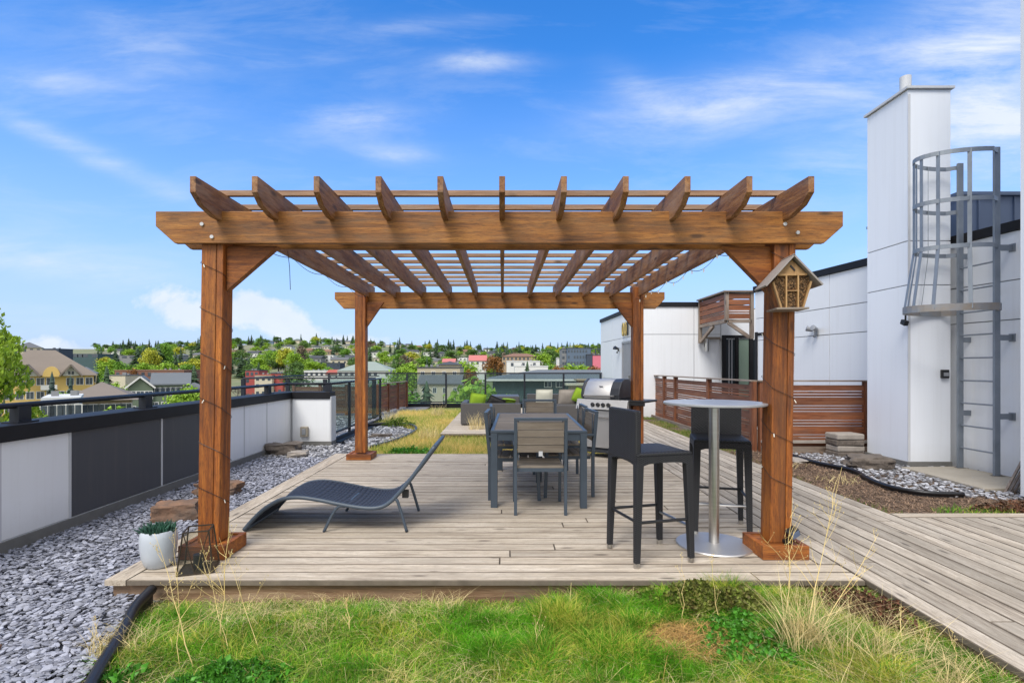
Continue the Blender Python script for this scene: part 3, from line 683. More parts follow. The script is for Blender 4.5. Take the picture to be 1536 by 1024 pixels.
def pad(xc,yc,w=.325,h=.10):
    m=MB(); b=.038
    m.box(xc-w/2,xc+w/2,yc-w/2,yc-w/2+b,.001,h); m.box(xc-w/2,xc+w/2,yc+w/2-b,yc+w/2,.001,h)
    m.box(xc-w/2,xc-w/2+b,yc-w/2+b+.001,yc+w/2-b-.001,.001,h-.001); m.box(xc+w/2-b,xc+w/2,yc-w/2+b+.001,yc+w/2-b-.001,.001,h-.001)
    m.box(xc-w/2+b,xc+w/2-b,yc-w/2+b,yc+w/2-b,.001,h-.012)
    return m.done('post_base',W['x'],pg,world=True,bevel=.004)
pad(-2.105,3.885); pad(1.98,3.885); pad(-2.085,7.89,.36,.085); pad(1.985,7.89,.36,.085)
def beam(x0,x1,y0,y1,z0,z1,c=.135,v=.105):
    return MB().prism([(x0,z1),(x0,z1-v),(x0+c,z0),(x1-c,z0),(x1,z1-v),(x1,z1)],y0,y1,'y').done('beam',BEAMW,pg,world=True,bevel=.004)
beam(-2.462,2.415,3.782,3.821,2.226,2.452); beam(-2.462,2.415,3.969,4.008,2.226,2.452); beam(-2.504,2.415,7.949,7.988,2.215,2.463)
xs=[-2.011+.4015*k for k in range(11)]
for x in xs:
    ya,yb=3.46,8.32; zt,zb=2.587,2.387
    m=MB()
    q=[(ya,zt),(ya,zt-.105),(ya+.085,zt-.165),(ya+.24,zb),(yb-.24,zb),(yb-.085,zt-.165),(yb,zt-.105),(yb,zt)]
    m.prism(q,x-.0195,x+.0195,'x'); m.done('rafter',RAFT,pg,world=True,bevel=.003)
yp=[3.88,4.22]+[4.22+.362*k for k in range(1,12)]
for y in yp:
    MB().prism([(-2.06,2.628),(-2.03,2.588),(2.02,2.588),(2.05,2.628)],y-.019,y+.019,'y').done('purlin',PUR,pg,world=True,bevel=.002)
def brace(xa,xb,y,za,zt):  # xa at the post, xb out along the beam
    s=1 if xb>xa else -1; w=.26
    m=MB(); m.prism([(xa,za),(xb,zt),(xb-s*.30 if abs(xb-xa)>.30 else xa,zt),(xa,za+.33)] if False else [(xa,za),(xa,zt-.012),(xa+s*.02,zt),(xb,zt)],y-.03,y+.03,'y')
    return m.done('brace',W['x'],pg,world=True,bevel=.003)
brace(-2.032+.03,-1.63,3.895,1.90,2.224); brace(1.918+.028,1.60,3.895,1.87,2.224)
brace(-2.007,-1.75,7.875,1.93,2.30); brace(1.907,1.63,7.875,1.93,2.30)
# string lights
def lights(xc,lean,label,ph):
    t=thing('string_light_wire',label,'string lights',(xc,3.895,1.2)); m=MB(); P=[]; r=.086; z=.35; a=ph
    sq=lambda a:(max(-1,min(1,1.35*math.cos(a))),max(-1,min(1,1.35*math.sin(a))))
    B=[]
    while z<2.2:
        cx,cy=sq(a); lx=lean*(z-.1)/2.35; P.append((xc+lx+cx*r,3.895+cy*r*.93,z)); 
        if len(P)%19==4: B.append(P[-1])
        a-=.25; z+=.25*.32/(2*PI)
    m.tube(P,.0019,5).done('wire',GRB,t,world=True)
    for p in B:
        MB().tube([p,(p[0]+random.uniform(-.012,.012),p[1]-.006,p[2]-.022)],.0036,6).done('bulb',WARMW,t,world=True)
lights(-2.11,LEAN,'thin dark fairy light wire spiralling round the left front pergola post',.5)
lights(1.994,LEAN,'thin dark fairy light wire spiralling round the right front pergola post',1.8)
def sag(p,q,s,n=14): 
    p=Vector(p);q=Vector(q); return [p.lerp(q,i/n)-Vector((0,0,s*math.sin(PI*i/n))) for i in range(n+1)]
t=thing('string_light_wire','fairy light wire sagging under the right hand rafter','string lights',(1.9,6,2.3))
P=sum([sag((1.95,4.1+.75*k,2.37),(1.95,4.1+.75*(k+1),2.37),.07) for k in range(5)],[]); MB().tube(P,.003,4).done('wire',GRB,t,world=True)
for p in P[3::6]: MB().tube([p,p-Vector((0,0,.035))],.006,6).done('bulb',WARMW,t,world=True)
t=thing('string_light_wire','fairy light wire strung under the left hand rafter with one loose end','string lights',(-1.9,6,2.3))
P=sum([sag((-1.97,4.1+.9*k,2.37),(-1.97,4.1+.9*(k+1),2.37),.05) for k in range(4)],[]); P0=[(-1.62,4.02,2.22),(-1.61,4.03,2.1),(-1.60,4.02,1.93)]
MB().tube(P,.003,4).tube(P0,.0025,4).done('wire',GRB,t,world=True)
for px_,py_ in ((-2.13,2.36),(-2.06,2.27),(2.0,2.36),(2.09,2.30)):
    MB().tube([(px_,3.7815,py_),(px_,3.772,py_)],.013,10).done('bolt_head',TRIMW,pg,world=True)
# bug hotel
t=thing('insect_hotel','wooden insect hotel with pitched roof on the right front post','insect hotel',(2.0,3.82,1.755),R(-8)); t.scale=(.9,.95,.88)
# local: y- = front
hw,bw=.135,.078
MB().prism([(-bw,0),(-hw,.20),(0,.385),(hw,.20),(bw,0)],-.17,-.01,'y').done('back_body',W['z'],t)
m=MB(); 
for a,b in (((-bw,0),(-hw,.20)),((bw,0),(hw,.20))): m.bar((a[0],-.185,a[1]),(b[0],-.185,b[1]),.028,.013,up=(1,0,0))
m.box(-.047,-.037,-.2,-.171,0,.245).box(.037,.047,-.2,-.171,0,.245).box(-.0365,.0365,-.198,-.171,.125,.134).box(-.105,.105,-.2,-.171,.246,.262)
m.done('frame',PINE,t)
MB().prism([(-.10,.263),(0,.37),(.10,.263)],-.19,-.171,'y').done('gable',PINE,t)
MB().bar((-.012,-.192,.325),(.02,-.192,.285),.006,.012).done('slot',GRB,t)
m=MB()
for i in range(22):
    for j in range(22):
        x=-.13+i*.0118+(j%2)*.0059; z=.008+j*.0108
        lim=bw+(hw-bw)*z/.2-.012
        if abs(x)>lim or z>.238: continue
        if abs(abs(x)-.042)<.009 or (abs(x)<.037 and abs(z-.13)<.01): continue
        y=-.178-random.uniform(0,.012); r=.0052
        m.tube([(x,-.171,z),(x,y,z)],r,6)
m.done('canes',REED,t)
m=MB(); 
for s in (-1,1):
    m.bar((s*-.006,-.11,.405),(s*.20,-.11,.165),.25,.012,up=(s*.7,0,.6))
m.done('roof',ZINC,t); MB().box(-.115,.115,-.21,0,-.014,-.001).done('floor',GREYW['x'],t)
t=thing('solar_spotlight','small black solar spotlight fixed low on the right front post','spotlight',(2.02,3.82,.20),R(10))
m=MB(); m.M=Matrix.Rotation(R(-30),4,'Y')@Matrix.Rotation(R(15),4,'X'); m.box(-.04,.04,-.10,-.04,-.03,.03); m.done('head',GRB,t,bevel=.01); 
m=MB(); m.M=Matrix.Rotation(R(-30),4,'Y')@Matrix.Rotation(R(15),4,'X'); m.box(-.03,.03,-.104,-.1005,-.022,.022); m.done('lens',ROOFU,t)
MB().cyl(0,-.03,-.08,-.02,.008,8).box(-.02,.02,-.05,0,-.10,-.08).done('stem',GRB,t)

# ------------------------------------------------------------------ dining table and chairs
t=thing('dining_table','long grey framed outdoor dining table with brown slatted top','table',(.37,6.05,0),R(-1.5))
w,l=.46,.955
for sx in(-1,1):
    for sy_ in(-1,1): MB().box(sx*w-(.065 if sx>0 else 0),sx*w+(0 if sx>0 else .065),sy_*l-(.065 if sy_>0 else 0),sy_*l+(0 if sy_>0 else .065),.0,.715).done('leg',TFR,t,bevel=.004)
MB().box(-w+.066,w-.066,-l+.012,-l+.04,.645,.714).box(-w+.066,w-.066,l-.04,l-.012,.645,.714).box(-w+.012,-w+.04,-l+.066,l-.066,.645,.714).box(w-.04,w-.012,-l+.066,l-.066,.645,.714).done('apron',TFR,t)
MB().box(-w-.003,w+.003,-l-.003,-l+.03,.7155,.742).box(-w-.003,w+.003,l-.03,l+.003,.7155,.742).box(-w-.003,-w+.03,-l+.031,l-.031,.7155,.742).box(w-.03,w+.003,-l+.031,l-.031,.7155,.742).done('top_frame',TFR,t,bevel=.004)
m=MB(); n=14; y=-l+.033; s=(2*l-.066)/n
for k in range(n): m.bbox(-w+.031,w-.031,y+k*s+.003,y+(k+1)*s-.003,.72,.7405,.002)
m.done('tabletop_slats',TABW,t)
def chair(label,loc,rz):
    t=thing('dining_chair',label,'chair',loc,rz,'dining chairs round the slatted table')
    W2=.243; d=.25
    for s in(-1,1):
        m=MB(); m.bar((s*(W2-.015),-d,0),(s*(W2-.015),-d,.44),.028,.034,up=(0,1,0)); m.bar((s*(W2-.015),-d,.44),(s*(W2-.015),-d-.04,.862),.028,.034,up=(0,1,0)); m.done('leg',TFR,t,bevel=.003)
        MB().bar((s*(W2-.015),d,0),(s*(W2-.015),d-.02,.632),.028,.034,up=(0,1,0)).done('leg',TFR,t,bevel=.003)
        MB().box(s*(W2-.015)-.022,s*(W2-.015)+.022,-d-.01,d+.02,.633,.655).done('armrest',TFR,t,bevel=.004)
    MB().box(-W2+.03,W2-.03,-d+.02,-d+.045,.39,.425).box(-W2+.03,W2-.03,d-.045,d-.02,.39,.425).box(-W2+.03,-W2+.05,-d+.046,d-.046,.39,.425).box(W2-.05,W2-.03,-d+.046,d-.046,.39,.425).done('seat_frame',TFR,t)
    m=MB()
    for k in range(5): m.bbox(-W2+.03,W2-.03,-d+.022+k*.092,-d+.022+k*.092+.087,.4255,.442,.002)
    m.done('seat_slats',TABW,t)
    def yb(z): return -d-.04*(z-.44)/.42
    MB().box(-W2+.001,W2-.001,yb(.875)-.017,yb(.875)+.017,.8625,.89).done('top_rail',TFR,t,bevel=.003)
    m=MB()
    for k in range(4):
        z0=.575+k*.070; m.box(-W2+.033,W2-.033,yb(z0)-.009,yb(z0)+.009,z0,z0+.066)
    m.done('back_slats',TABW,t)
    MB().box(-W2+.034,-W2+.046,yb(.6)+.010,yb(.6)+.018,.5,.86).box(W2-.046,W2-.034,yb(.6)+.010,yb(.6)+.018,.5,.86).done('back_support',TFR,t)
    return t
c0=chair('slat backed dining chair nearest the viewer at the table end',(.345,5.11,0),0)
MB().box(-.018,.018,-.275,-.272,.54,.585).done('price_tag',TRIMW,c0)
for lab,loc,rz in (('slat backed dining chair at the far end of the table',(.52,7.25,0),PI),
    ('slat backed dining chair at the near left side of the table',(.13,5.62,0),-PI/2-.05),
    ('slat backed dining chair at the far left side of the table',(.15,6.45,0),-PI/2+.03),
    ('slat backed dining chair at the near right side of the table',(.67,5.75,0),PI/2+.08),
    ('slat backed dining chair at the far right side of the table',(.69,6.50,0),PI/2)):
    chair(lab,loc,rz)
# ------------------------------------------------------------------ bar table and stools
t=thing('bar_table','round steel pedestal bar table beside the right front pergola post','bar table',(1.605,4.05,0))
MB().lathe([(.0,.0),(.275,.0),(.278,.006),(.272,.014),(.06,.022),(.0,.022)],n=64).done('base_plate',STEELP,t,smooth='auto')
MB().lathe([(.0,.02),(.038,.02),(.038,1.064),(.0,1.064)],n=40).done('column',STEEL,t,smooth='auto')
MB().lathe([(.0,1.064),(.362,1.064),(.37,1.068),(.37,1.079),(.366,1.083),(.0,1.083)],n=72).done('tabletop',plain('tabletop_laminate',(.34,.35,.37),(.42,.43,.45),9,.3,metal=.35),t,smooth='auto')
def stool(label,loc,rz):
    t=thing('bar_stool',label,'bar stool',loc,rz,'black wicker bar stools at the bar table')
    # forward = +y ; seat .42 square
    h=.215; sp=.012
    for sx in(-1,1):
        for sy_ in(-1,1):
            x,y=sx*(h-.026),sy_*(h-.026); X,Y=sx*(h-.026+sp),sy_*(h-.026+sp*1.6)
            m=MB(); b=.028; tt=.019
            v=[(X-tt,Y-tt,.03),(X+tt,Y-tt,.03),(X+tt,Y+tt,.03),(X-tt,Y+tt,.03),(x-b,y-b,.70),(x+b,y-b,.70),(x+b,y+b,.70),(x-b,y+b,.70)]
            m._add(v,[(0,3,2,1),(4,5,6,7),(0,1,5,4),(1,2,6,5),(2,3,7,6),(3,0,4,7)]); lg=m.done('leg',WICK,t,bevel=.006)
            MB().tube([(X,Y,0),(X,Y,.034)],.0215,16).done('foot_cap',STEEL,lg)
    m=MB()
    # skirt with an arch on each side
    for (a,b,ax) in ((-1,'y',0),(1,'y',0),(-1,'x',0),(1,'x',0)):
        n=10; top=[(-h+.002+(2*h-.004)*i/n,.745) for i in range(n+1)]
        bt_=[(-h+.002+(2*h-.004)*i/n,.70-.045*(abs(2*i/n-1))**4-.0) for i in range(n+1)]
        m.prism(top+bt_[::-1],a*h-(.0 if a<0 else .02),a*h+(.02 if a<0 else .0),b)
    m.done('skirt',WICK,t)
    m=MB(); m.lathe([(.0,.742),(h*1.36,.742),(h*1.40,.75),(h*1.38,.765),(h*1.2,.772),(0,.772)],n=4)
    m.v=[tuple(Matrix.Rotation(PI/4,3,'Z')@Vector(v)) for v in m.v]; m.done('seat',WICK,t,bevel=.012)
    MB().box(-h+.012,h-.012,-h-.004,-h+.042,.70,1.055).done('backrest',WICK,t,bevel=.012)
    for z,a,b in ((.30,(-1,-1),(1,-1)),(.30,(-1,-1),(-1,1)),(.30,(1,-1),(1,1))):
        q=h-.018; MB().tube([(a[0]*q,a[1]*q,z),(b[0]*q,b[1]*q,z)],.0105,10).done('stretcher',GRB,t)
    q=h-.018; MB().tube([(-q,q,.25),(q,q,.25)],.0105,10).done('footrest',STEEL,t)
    return t
stool('black wicker bar stool in front, seen from behind beside the bar table',(1.05,3.83,0),-PI/2+R(15))
stool('black wicker bar stool behind the steel bar table column',(1.80,4.44,0),PI-R(15))

# ------------------------------------------------------------------ sun lounger
t=thing('sun_lounger','navy curved sling sun lounger on the left of the deck','sun lounger',(-1.3,4.68,0))
prof=[(-2.12,.015),(-2.06,.085),(-1.98,.165),(-1.90,.222),(-1.80,.268),(-1.665,.281),(-1.486,.256),(-1.376,.233),(-1.207,.203),(-1.08,.192),(-.99,.205),(-.93,.238),(-.874,.29),(-.765,.416),(-.66,.556),(-.555,.70)]
P=smoothpts([(x,0,z) for x,z in prof],4)
for y in (4.37,5.0): MB().tube([(p.x,y,p.z) for p in P],.0165,12).done('side_frame',TFR,t,world=True,smooth=True)
m=MB(); q=[(p.x,p.z) for p in P]
rows=9
for a,b in zip(q[:-1],q[1:]):
    for r in range(rows):
        y0=4.375+.62*r/rows; y1=4.375+.62*(r+1)/rows; s=lambda y:-.018*math.sin(PI*(y-4.375)/.62)
        m.quad((a[0],y0,a[1]+s(y0)+.004),(a[0],y1,a[1]+s(y1)+.004),(b[0],y1,b[1]+s(y1)+.004),(b[0],y0,b[1]+s(y0)+.004))
o=m.done('sling',MESHF,t,world=True,smooth=True); md=o.modifiers.new('th','SOLIDIFY'); md.thickness=.006
MB().tube([(-2.11,4.37,.02),(-2.11,5.0,.02)],.0165,10).done('cross_bar',TFR,t,world=True); MB().tube([(-.56,4.37,.695),(-.56,5.0,.695)],.0165,10).done('cross_bar',TFR,t,world=True)
for y in (4.37,5.0):
    MB().tube(smoothpts([(-1.30,y,.21),(-1.345,y,.205),(-1.39,y,.15),(-1.465,y,.0)]),.0125,10).done('leg',TFR,t,world=True,smooth=True)
    MB().tube(smoothpts([(-.93,y,.24),(-.875,y,.265),(-.845,y,.20),(-.785,y,.0)]),.0125,10).done('leg',TFR,t,world=True,smooth=True)
MB().tube([(-1.30,4.37,.205),(-1.30,5,.205)],.011,8).done('cross_tube',TFR,t,world=True); MB().tube([(-.92,4.37,.24),(-.92,5,.24)],.011,8).done('cross_tube',TFR,t,world=True)
MB().box(-.83,-.78,4.40,4.44,.27,.33).done('hinge',GRB,t,world=True)

# ------------------------------------------------------------------ grill
t=thing('gas_grill','stainless gas grill with dark hood standing behind the bar stool','grill',(1.44,7.95,0),R(-37))
MB().box(-.3,.3,.0,.5,.12,.80).done('cabinet',GRD,t,bevel=.008)
MB().box(-.285,.285,-.018,-.001,.15,.70).done('door',STEELP,t,bevel=.004)
MB().tube([(.0,-.045,.60),(.22,-.045,.60)],.011,10).box(.0,.015,-.045,-.019,.593,.607).box(.205,.22,-.045,-.019,.593,.607).done('handle',STEEL,t)
MB().box(-.32,.32,-.03,.53,.075,.119).done('base',GRD,t,bevel=.006)
for x in(-.27,.27):
    for y in(.02,.47):
        m=MB(); m.tube([(x-.015,y,.036),(x+.015,y,.036)],.036,16); m.done('caster',GRB,t)
m=MB(); m.prism([(-.07,.72),(-.02,.865),(.03,.865),(.03,.72)],-.36,.46,'x'); m.done('control_panel',STEELP,t,bevel=.004)
for k in range(4):
    m=MB(); m.M=Matrix.Translation((-.06+k*.085-.02,-.047,.785))@Matrix.Rotation(R(71),4,'X'); m.lathe([(0,-.0),(.031,.0),(.028,.03),(.0,.032)],n=20); m.done('knob',GRB,t,smooth='auto')
MB().box(-.3,.3,.031,.5,.801,.87).done('firebox',GRD,t)
prof=[(.035,.875),(.02,.93),(.05,1.02),(.13,1.12),(.22,1.165),(.36,1.165),(.48,1.11),(.56,1.0),(.57,.875)]
MB().prism(prof,-.27,.16,'x').done('hood',STEELP,t,smooth='auto',bevel=.004)
prof2=[(y*1.0-(.008 if y<.2 else -.008),z+(.006 if z>.9 else -.002)) for y,z in prof]
MB().prism(prof2,.161,.31,'x').done('hood_end',GRD,t,bevel=.012); MB().prism(prof2,-.32,-.271,'x').done('hood_end',GRD,t,bevel=.012)
MB().tube([(-.25,-.03,.92),(.25,-.03,.92)],.013,12).box(-.24,-.225,-.03,.03,.912,.928).box(.225,.24,-.03,.03,.912,.928).done('handle',STEEL,t)
MB().box(-.03,.03,.055,.062,1.05,1.062).done('badge',GRB,t)
MB().box(.312,.70,.03,.50,.835,.865).box(.312,.69,.03,.06,.79,.834).done('side_shelf',GRB,t,bevel=.008)
MB().tube([(.34,.1,.34),(.42,.1,.34)],.012,8).cyl(.41,.1,.25,.34,.02,10).done('gas_valve',STEEL,t)

# ------------------------------------------------------------------ lounge sofas at the back
t=thing('outdoor_sofa','dark grey wicker corner sofa on the lounge deck at the left','sofa',(-.2,12.7,0))
MB().box(-.97,.42,12.3,12.46,.02,.505).done('backrest',SOFAW,t,world=True,bevel=.02)
MB().box(-.97,-.84,12.461,13.5,.02,.52).done('armrest',SOFAW,t,world=True,bevel=.02)
MB().box(-.835,.42,12.465,13.2,.02,.30).done('seat_base',SOFAW,t,world=True,bevel=.02)
MB().box(-.82,.40,12.47,13.19,.305,.42).done('seat_cushion',GRD,t,world=True,bevel=.03)
MB().box(-.30,.42,13.21,14.2,.02,.62).done('chaise',SOFAW,t,world=True,bevel=.02)
def cushion(name,label,loc,rot,mat,s=.42,th=.13):
    import bmesh
    bm=bmesh.new(); n=10
    for side in(1,-1):
        g=[[bm.verts.new(((i/n-.5)*s,side*th/2*(1-abs(2*i/n-1)**2.6)**.5*(1-abs(2*j/n-1)**2.6)**.5,(j/n-.5)*s)) for j in range(n+1)] for i in range(n+1)]
        for i in range(n):
            for j in range(n): bm.faces.new((g[i][j],g[i+1][j],g[i+1][j+1],g[i][j+1]))
    bmesh.ops.remove_doubles(bm,verts=bm.verts,dist=.0005)
    me=bpy.data.meshes.new(name); bm.to_mesh(me); bm.free(); me.materials.append(mat)
    for p in me.polygons:p.use_smooth=True
    o=bpy.data.objects.new(name,me); COL.objects.link(o); o.location=loc; o.rotation_euler=rot; return tag(o,label,'cushion')
cushion('cushion','lime green cushion standing at the left end of the wicker sofa',(-.60,12.72,.53),(R(10),R(8),.25),LIME,.38)
cushion('cushion','grey cushion leaning in the middle of the wicker sofa',(-.16,12.75,.50),(R(50),R(22),.1),SOFAW,.40)
cushion('cushion','lime cushion lying flat at the right of the wicker corner sofa',(.12,12.8,.50),(R(65),R(5),.1),LIME,.36)
t=thing('outdoor_sofa','dark grey wicker sofa facing the viewer behind the grill','sofa',(1.5,13.2,0))
MB().box(.62,2.15,13.6,13.75,.02,.66).done('backrest',SOFAW,t,world=True,bevel=.02); MB().box(.62,2.15,12.9,13.595,.02,.42).done('seat_base',SOFAW,t,world=True,bevel=.02)
MB().box(.60,.74,12.6,12.895,.02,.56).done('armrest',SOFAW,t,world=True,bevel=.02)
cushion('cushion','cream cushion leaning on the left of the sofa behind the grill',(1.05,13.5,.58),(R(15),0,0),CREAMC,.42)
cushion('cushion','pale striped cushion leaning on the right of the sofa behind the grill',(1.62,13.5,.58),(R(15),0,.1),PALE,.42)
cushion('cushion','lime cushion on the sofa right behind the grill hood',(1.95,13.45,.62),(R(15),.4,.1),LIME,.36)

# ------------------------------------------------------------------ planter and lantern
t=thing('planter_pot','white ribbed ceramic pot of succulents on the deck corner','planter',(-2.335,3.62,.002))
MB().lathe([(.0,.0),(.07,.0),(.085,.015),(.103,.07),(.112,.14),(.113,.20),(.108,.235),(.104,.245),(.096,.244),(.098,.22),(.0,.215)],n=40).done('pot',CERAM,t,smooth='auto')
m=MB()
for k in range(170):
    a=random.uniform(0,2*PI);r=.092*math.sqrt(random.random());x,y=r*math.cos(a),r*math.sin(a);h=random.uniform(.045,.085);dx,dy=random.gauss(0,.016)+x*.2,random.gauss(0,.016)+y*.2
    m.tube([(x,y,.21),(x+dx*.4,y+dy*.4,.21+h*.6),(x+dx,y+dy,.21+h)],[.006,.008,.001],5,False)
m.done('succulent',SUCC,t,smooth=True)
t=thing('glass_lantern','square glass lantern with thin bronze frame on the deck','lantern',(-2.03,3.56,.002),R(18))
FRM=plain('bronze_frame',(.05,.04,.03),(.08,.06,.04),6,.5,metal=.5)
b,tp,h=.105,.075,.27
c=lambda s,z:[(-s,-s,z),(s,-s,z),(s,s,z),(-s,s,z)]
B_,T_=c(b,.004),c(tp,h)
m=MB()
for i in range(4): m.bar(B_[i],B_[(i+1)%4],.008,.008); m.bar(T_[i],T_[(i+1)%4],.008,.008); m.bar(B_[i],T_[i],.007,.007)
mid=lambda p,q:tuple((Vector(p)+Vector(q))/2)
m.bar(mid(T_[0],T_[0]),mid(B_[0],B_[1]),.005,.005); m.bar(T_[1],mid(B_[0],B_[1]),.005,.005)
m.done('frame',FRM,t)
m=MB()
for i in range(4):
    q=[B_[i],B_[(i+1)%4],T_[(i+1)%4],T_[i]]; m.quad(*[tuple(Vector(v)*.985+Vector((0,0,.002))) for v in q])
m.done('glass_pane',LGLASS,t); MB().box(-.1,.1,-.1,.1,.0,.004).done('base',FRM,t)
MB().cyl(0,0,.005,.10,.032,20).done('candle',GRB,t)
# ------------------------------------------------------------------ grasses
def blades(name,pts,hts,wid,lean,mat,label,cat='grass',seg=3,z0=None,flat=0.0,kind='stuff'):
    n=len(pts); pts=np.asarray(pts); ang=RNG.uniform(0,2*PI,n); la=RNG.uniform(0,2*PI,n)
    ln=np.abs(RNG.normal(lean,lean*.6,n))*hts; w=wid*RNG.uniform(.6,1.3,n)
    ux,uy=np.cos(ang)*w/2,np.sin(ang)*w/2
    V=np.zeros((n,2*seg+1,3))
    for k in range(seg+1):
        t=k/seg; cx=pts[:,0]+np.cos(la)*ln*t**1.8; cy=pts[:,1]+np.sin(la)*ln*t**1.8; cz=pts[:,2]+hts*(t-flat*t**2)
        if k<seg:
            f=1-t*.65
            V[:,2*k,0]=cx-ux*f;V[:,2*k,1]=cy-uy*f;V[:,2*k,2]=cz
            V[:,2*k+1,0]=cx+ux*f;V[:,2*k+1,1]=cy+uy*f;V[:,2*k+1,2]=cz
        else: V[:,2*k,0]=cx;V[:,2*k,1]=cy;V[:,2*k,2]=cz
    nv=2*seg+1; base=(np.arange(n)*nv)[:,None]
    loops=[];starts=[];tot=0
    tmpl=[]
    for k in range(seg-1): tmpl.append([2*k,2*k+1,2*k+3,2*k+2])
    tmpl.append([2*seg-2,2*seg-1,2*seg])
    flatl=np.concatenate([np.array(f) for f in tmpl]); allloops=(base+flatl[None,:]).ravel()
    sizes=np.array([len(f) for f in tmpl]); ss=np.concatenate([[0],np.cumsum(sizes)[:-1]])
    starts=(np.arange(n)*len(flatl))[:,None]+ss[None,:]; starts=starts.ravel(); totals=np.tile(sizes,n)
    me=bpy.data.meshes.new(name); me.vertices.add(n*nv); me.vertices.foreach_set('co',V.ravel())
    me.loops.add(len(allloops)); me.loops.foreach_set('vertex_index',allloops.astype(np.int32))
    me.polygons.add(len(starts)); me.polygons.foreach_set('loop_start',starts.astype(np.int32))
    try: me.polygons.foreach_set('loop_total',totals.astype(np.int32))
    except Exception: pass
    me.materials.append(mat); me.update(calc_edges=True); me.validate()
    o=bpy.data.objects.new(name,me); COL.objects.link(o); return tag(o,label,cat,None,kind)
def nz(x,y,s,o=0): return noise.noise(Vector((x*s+o,y*s-o,o*1.7)))
def front_h(x,y):    # mound of the lawn
    h=.02*nz(x,y,1.3,4)+.03*max(0,min(1,(x-.3)/.9))*max(0,min(1,(y-2.5)/.7))
    h+=.035*math.exp(-((x+.35)**2)/.10-((y-3.15)**2)/.05)
    if x<.2 and y>3.0: h-=.03*min(1,(y-3.0)/.2)
    return GZ+.005+h
def left_lim(y): return edge_x(y)+.07 if y<3.38 else -2.2
P=[];Hh=[]
while len(P)<85000:
    y=2.05+1.33*random.random()**1.0; x=random.uniform(-2.25,2.3)
    if x<left_lim(y): continue
    lush=nz(x,y,1.1,9)+.5*nz(x,y,3,2)+.25*max(0,min(1,(x+.3)))-.1
    if x<-.9: lush-=.3
    if ((x-.98)/.26)**2+((y-2.80)/.14)**2<.9+1.3*nz(x,y,5): continue
    if lush<-.05 and random.random()<.55: continue
    kk=(.45 if (x<.3 and y>3.2) else 1)*max(.45,1+1.3*nz(x,y,4.5,8))
    P.append((x,y,front_h(x,y))); Hh.append((random.uniform(.03,.07)+max(0,lush)*.075)*kk)
blades('lawn_grass',P,np.array(Hh),.0042,.75,GRASS,'short lush green grass growing in front of the deck',seg=3,flat=.2)
P=[];Hh=[]
while len(P)<6500:
    y=2.05+1.34*random.random(); x=random.uniform(-2.25,2.32)
    if x<left_lim(y)-.05: continue
    d=nz(x,y,1.9,21)+(.25 if x<-.9 else 0)+(.25 if x>1.45 else 0)
    if d<.12 and random.random()<.93: continue
    P.append((x,y,front_h(x,y)+random.uniform(.0,.035))); Hh.append(random.uniform(.04,.13))
blades('dead_grass',P,np.array(Hh),.0020,1.5,STRAW,'pale dead grass stems lying through the foreground lawn',seg=3,flat=.75)
P=[];Hh=[]
while len(P)<20000:
    y=2.05+1.33*random.random(); x=random.uniform(-2.25,2.3)
    if x<left_lim(y): continue
    if ((x-.98)/.26)**2+((y-2.80)/.14)**2<.9+1.3*nz(x,y,5): continue
    P.append((x,y,front_h(x,y))); Hh.append(random.uniform(.05,.10)*max(.4,1+1.1*nz(x,y,3.5,6))*(.45 if (x<.3 and y>3.15) else 1))
blades('long_lawn_grass',P,np.array(Hh),.0034,1.3,spat_grass('long_yellow_green_grass',((.18,.42,.02),(.38,.60,.03)),((.60,.56,.12),(.80,.68,.28)),2.2,.55,dark=.25),'longer curved yellow green grass lying through the foreground lawn',seg=3,flat=.55)
P=[];Hh=[]
for k in range(2600):
    a=random.uniform(0,2*PI); r=math.sqrt(random.random())*(.9+.5*nz(math.cos(a),math.sin(a),1.7,5)); x=.98+.32*r*math.cos(a); y=2.80+.17*r*math.sin(a)
    P.append((x,y,front_h(x,y)+random.uniform(0,.03))); Hh.append(random.uniform(.02,.09))
blades('straw_tuft',P,np.array(Hh),.003,1.6,plain('golden_straw',(.52,.33,.10),(.40,.22,.07),6,.8,island=.4),'round golden tuft of dead straw in the green lawn',seg=3,flat=.8)
# rear lawn, dry and yellow
P=[];Hh=[]
while len(P)<60000:
    y=8.32+11.3*random.random()**1.4; x=random.uniform(-3.4,3.55)
    if x<edge_x(y)+.05 and y<13.3: continue
    if y>13.3 and x<-3.3+.1*(y-13.3)*0: continue
    if y<16.6 and y>13 and x<-3.2: continue
    if x>-1.25 and y>10.78: continue
    if x>2.15: continue
    if y>17.6+.5*nz(x,y,1) and x<-1.3: continue
    P.append((x,y,-.175)); Hh.append(random.uniform(.10,.20) if y>9 else random.uniform(.07,.15))
blades('dry_meadow_grass',P,np.array(Hh),.010,.45,DRY,'tall dry yellow meadow grass behind the deck',seg=2)
P=[];Hh=[]
while len(P)<9000:
    y=random.uniform(5.0,15); x=random.uniform(3.62,4.22)
    if y<9 and (x>3.8 or random.random()<.8): continue
    if nz(x,y,1.2,3)<-.15: continue
    P.append((x,y,-.08)); Hh.append(random.uniform(.03,.09))
blades('verge_weeds',P,np.array(Hh),.008,.6,spat_grass('verge_weed',((.10,.20,.02),(.2,.28,.04)),((.3,.24,.1),(.42,.33,.15)),1.2,.5),'yellow green weeds along the verge below the timber fence','weeds',seg=2)
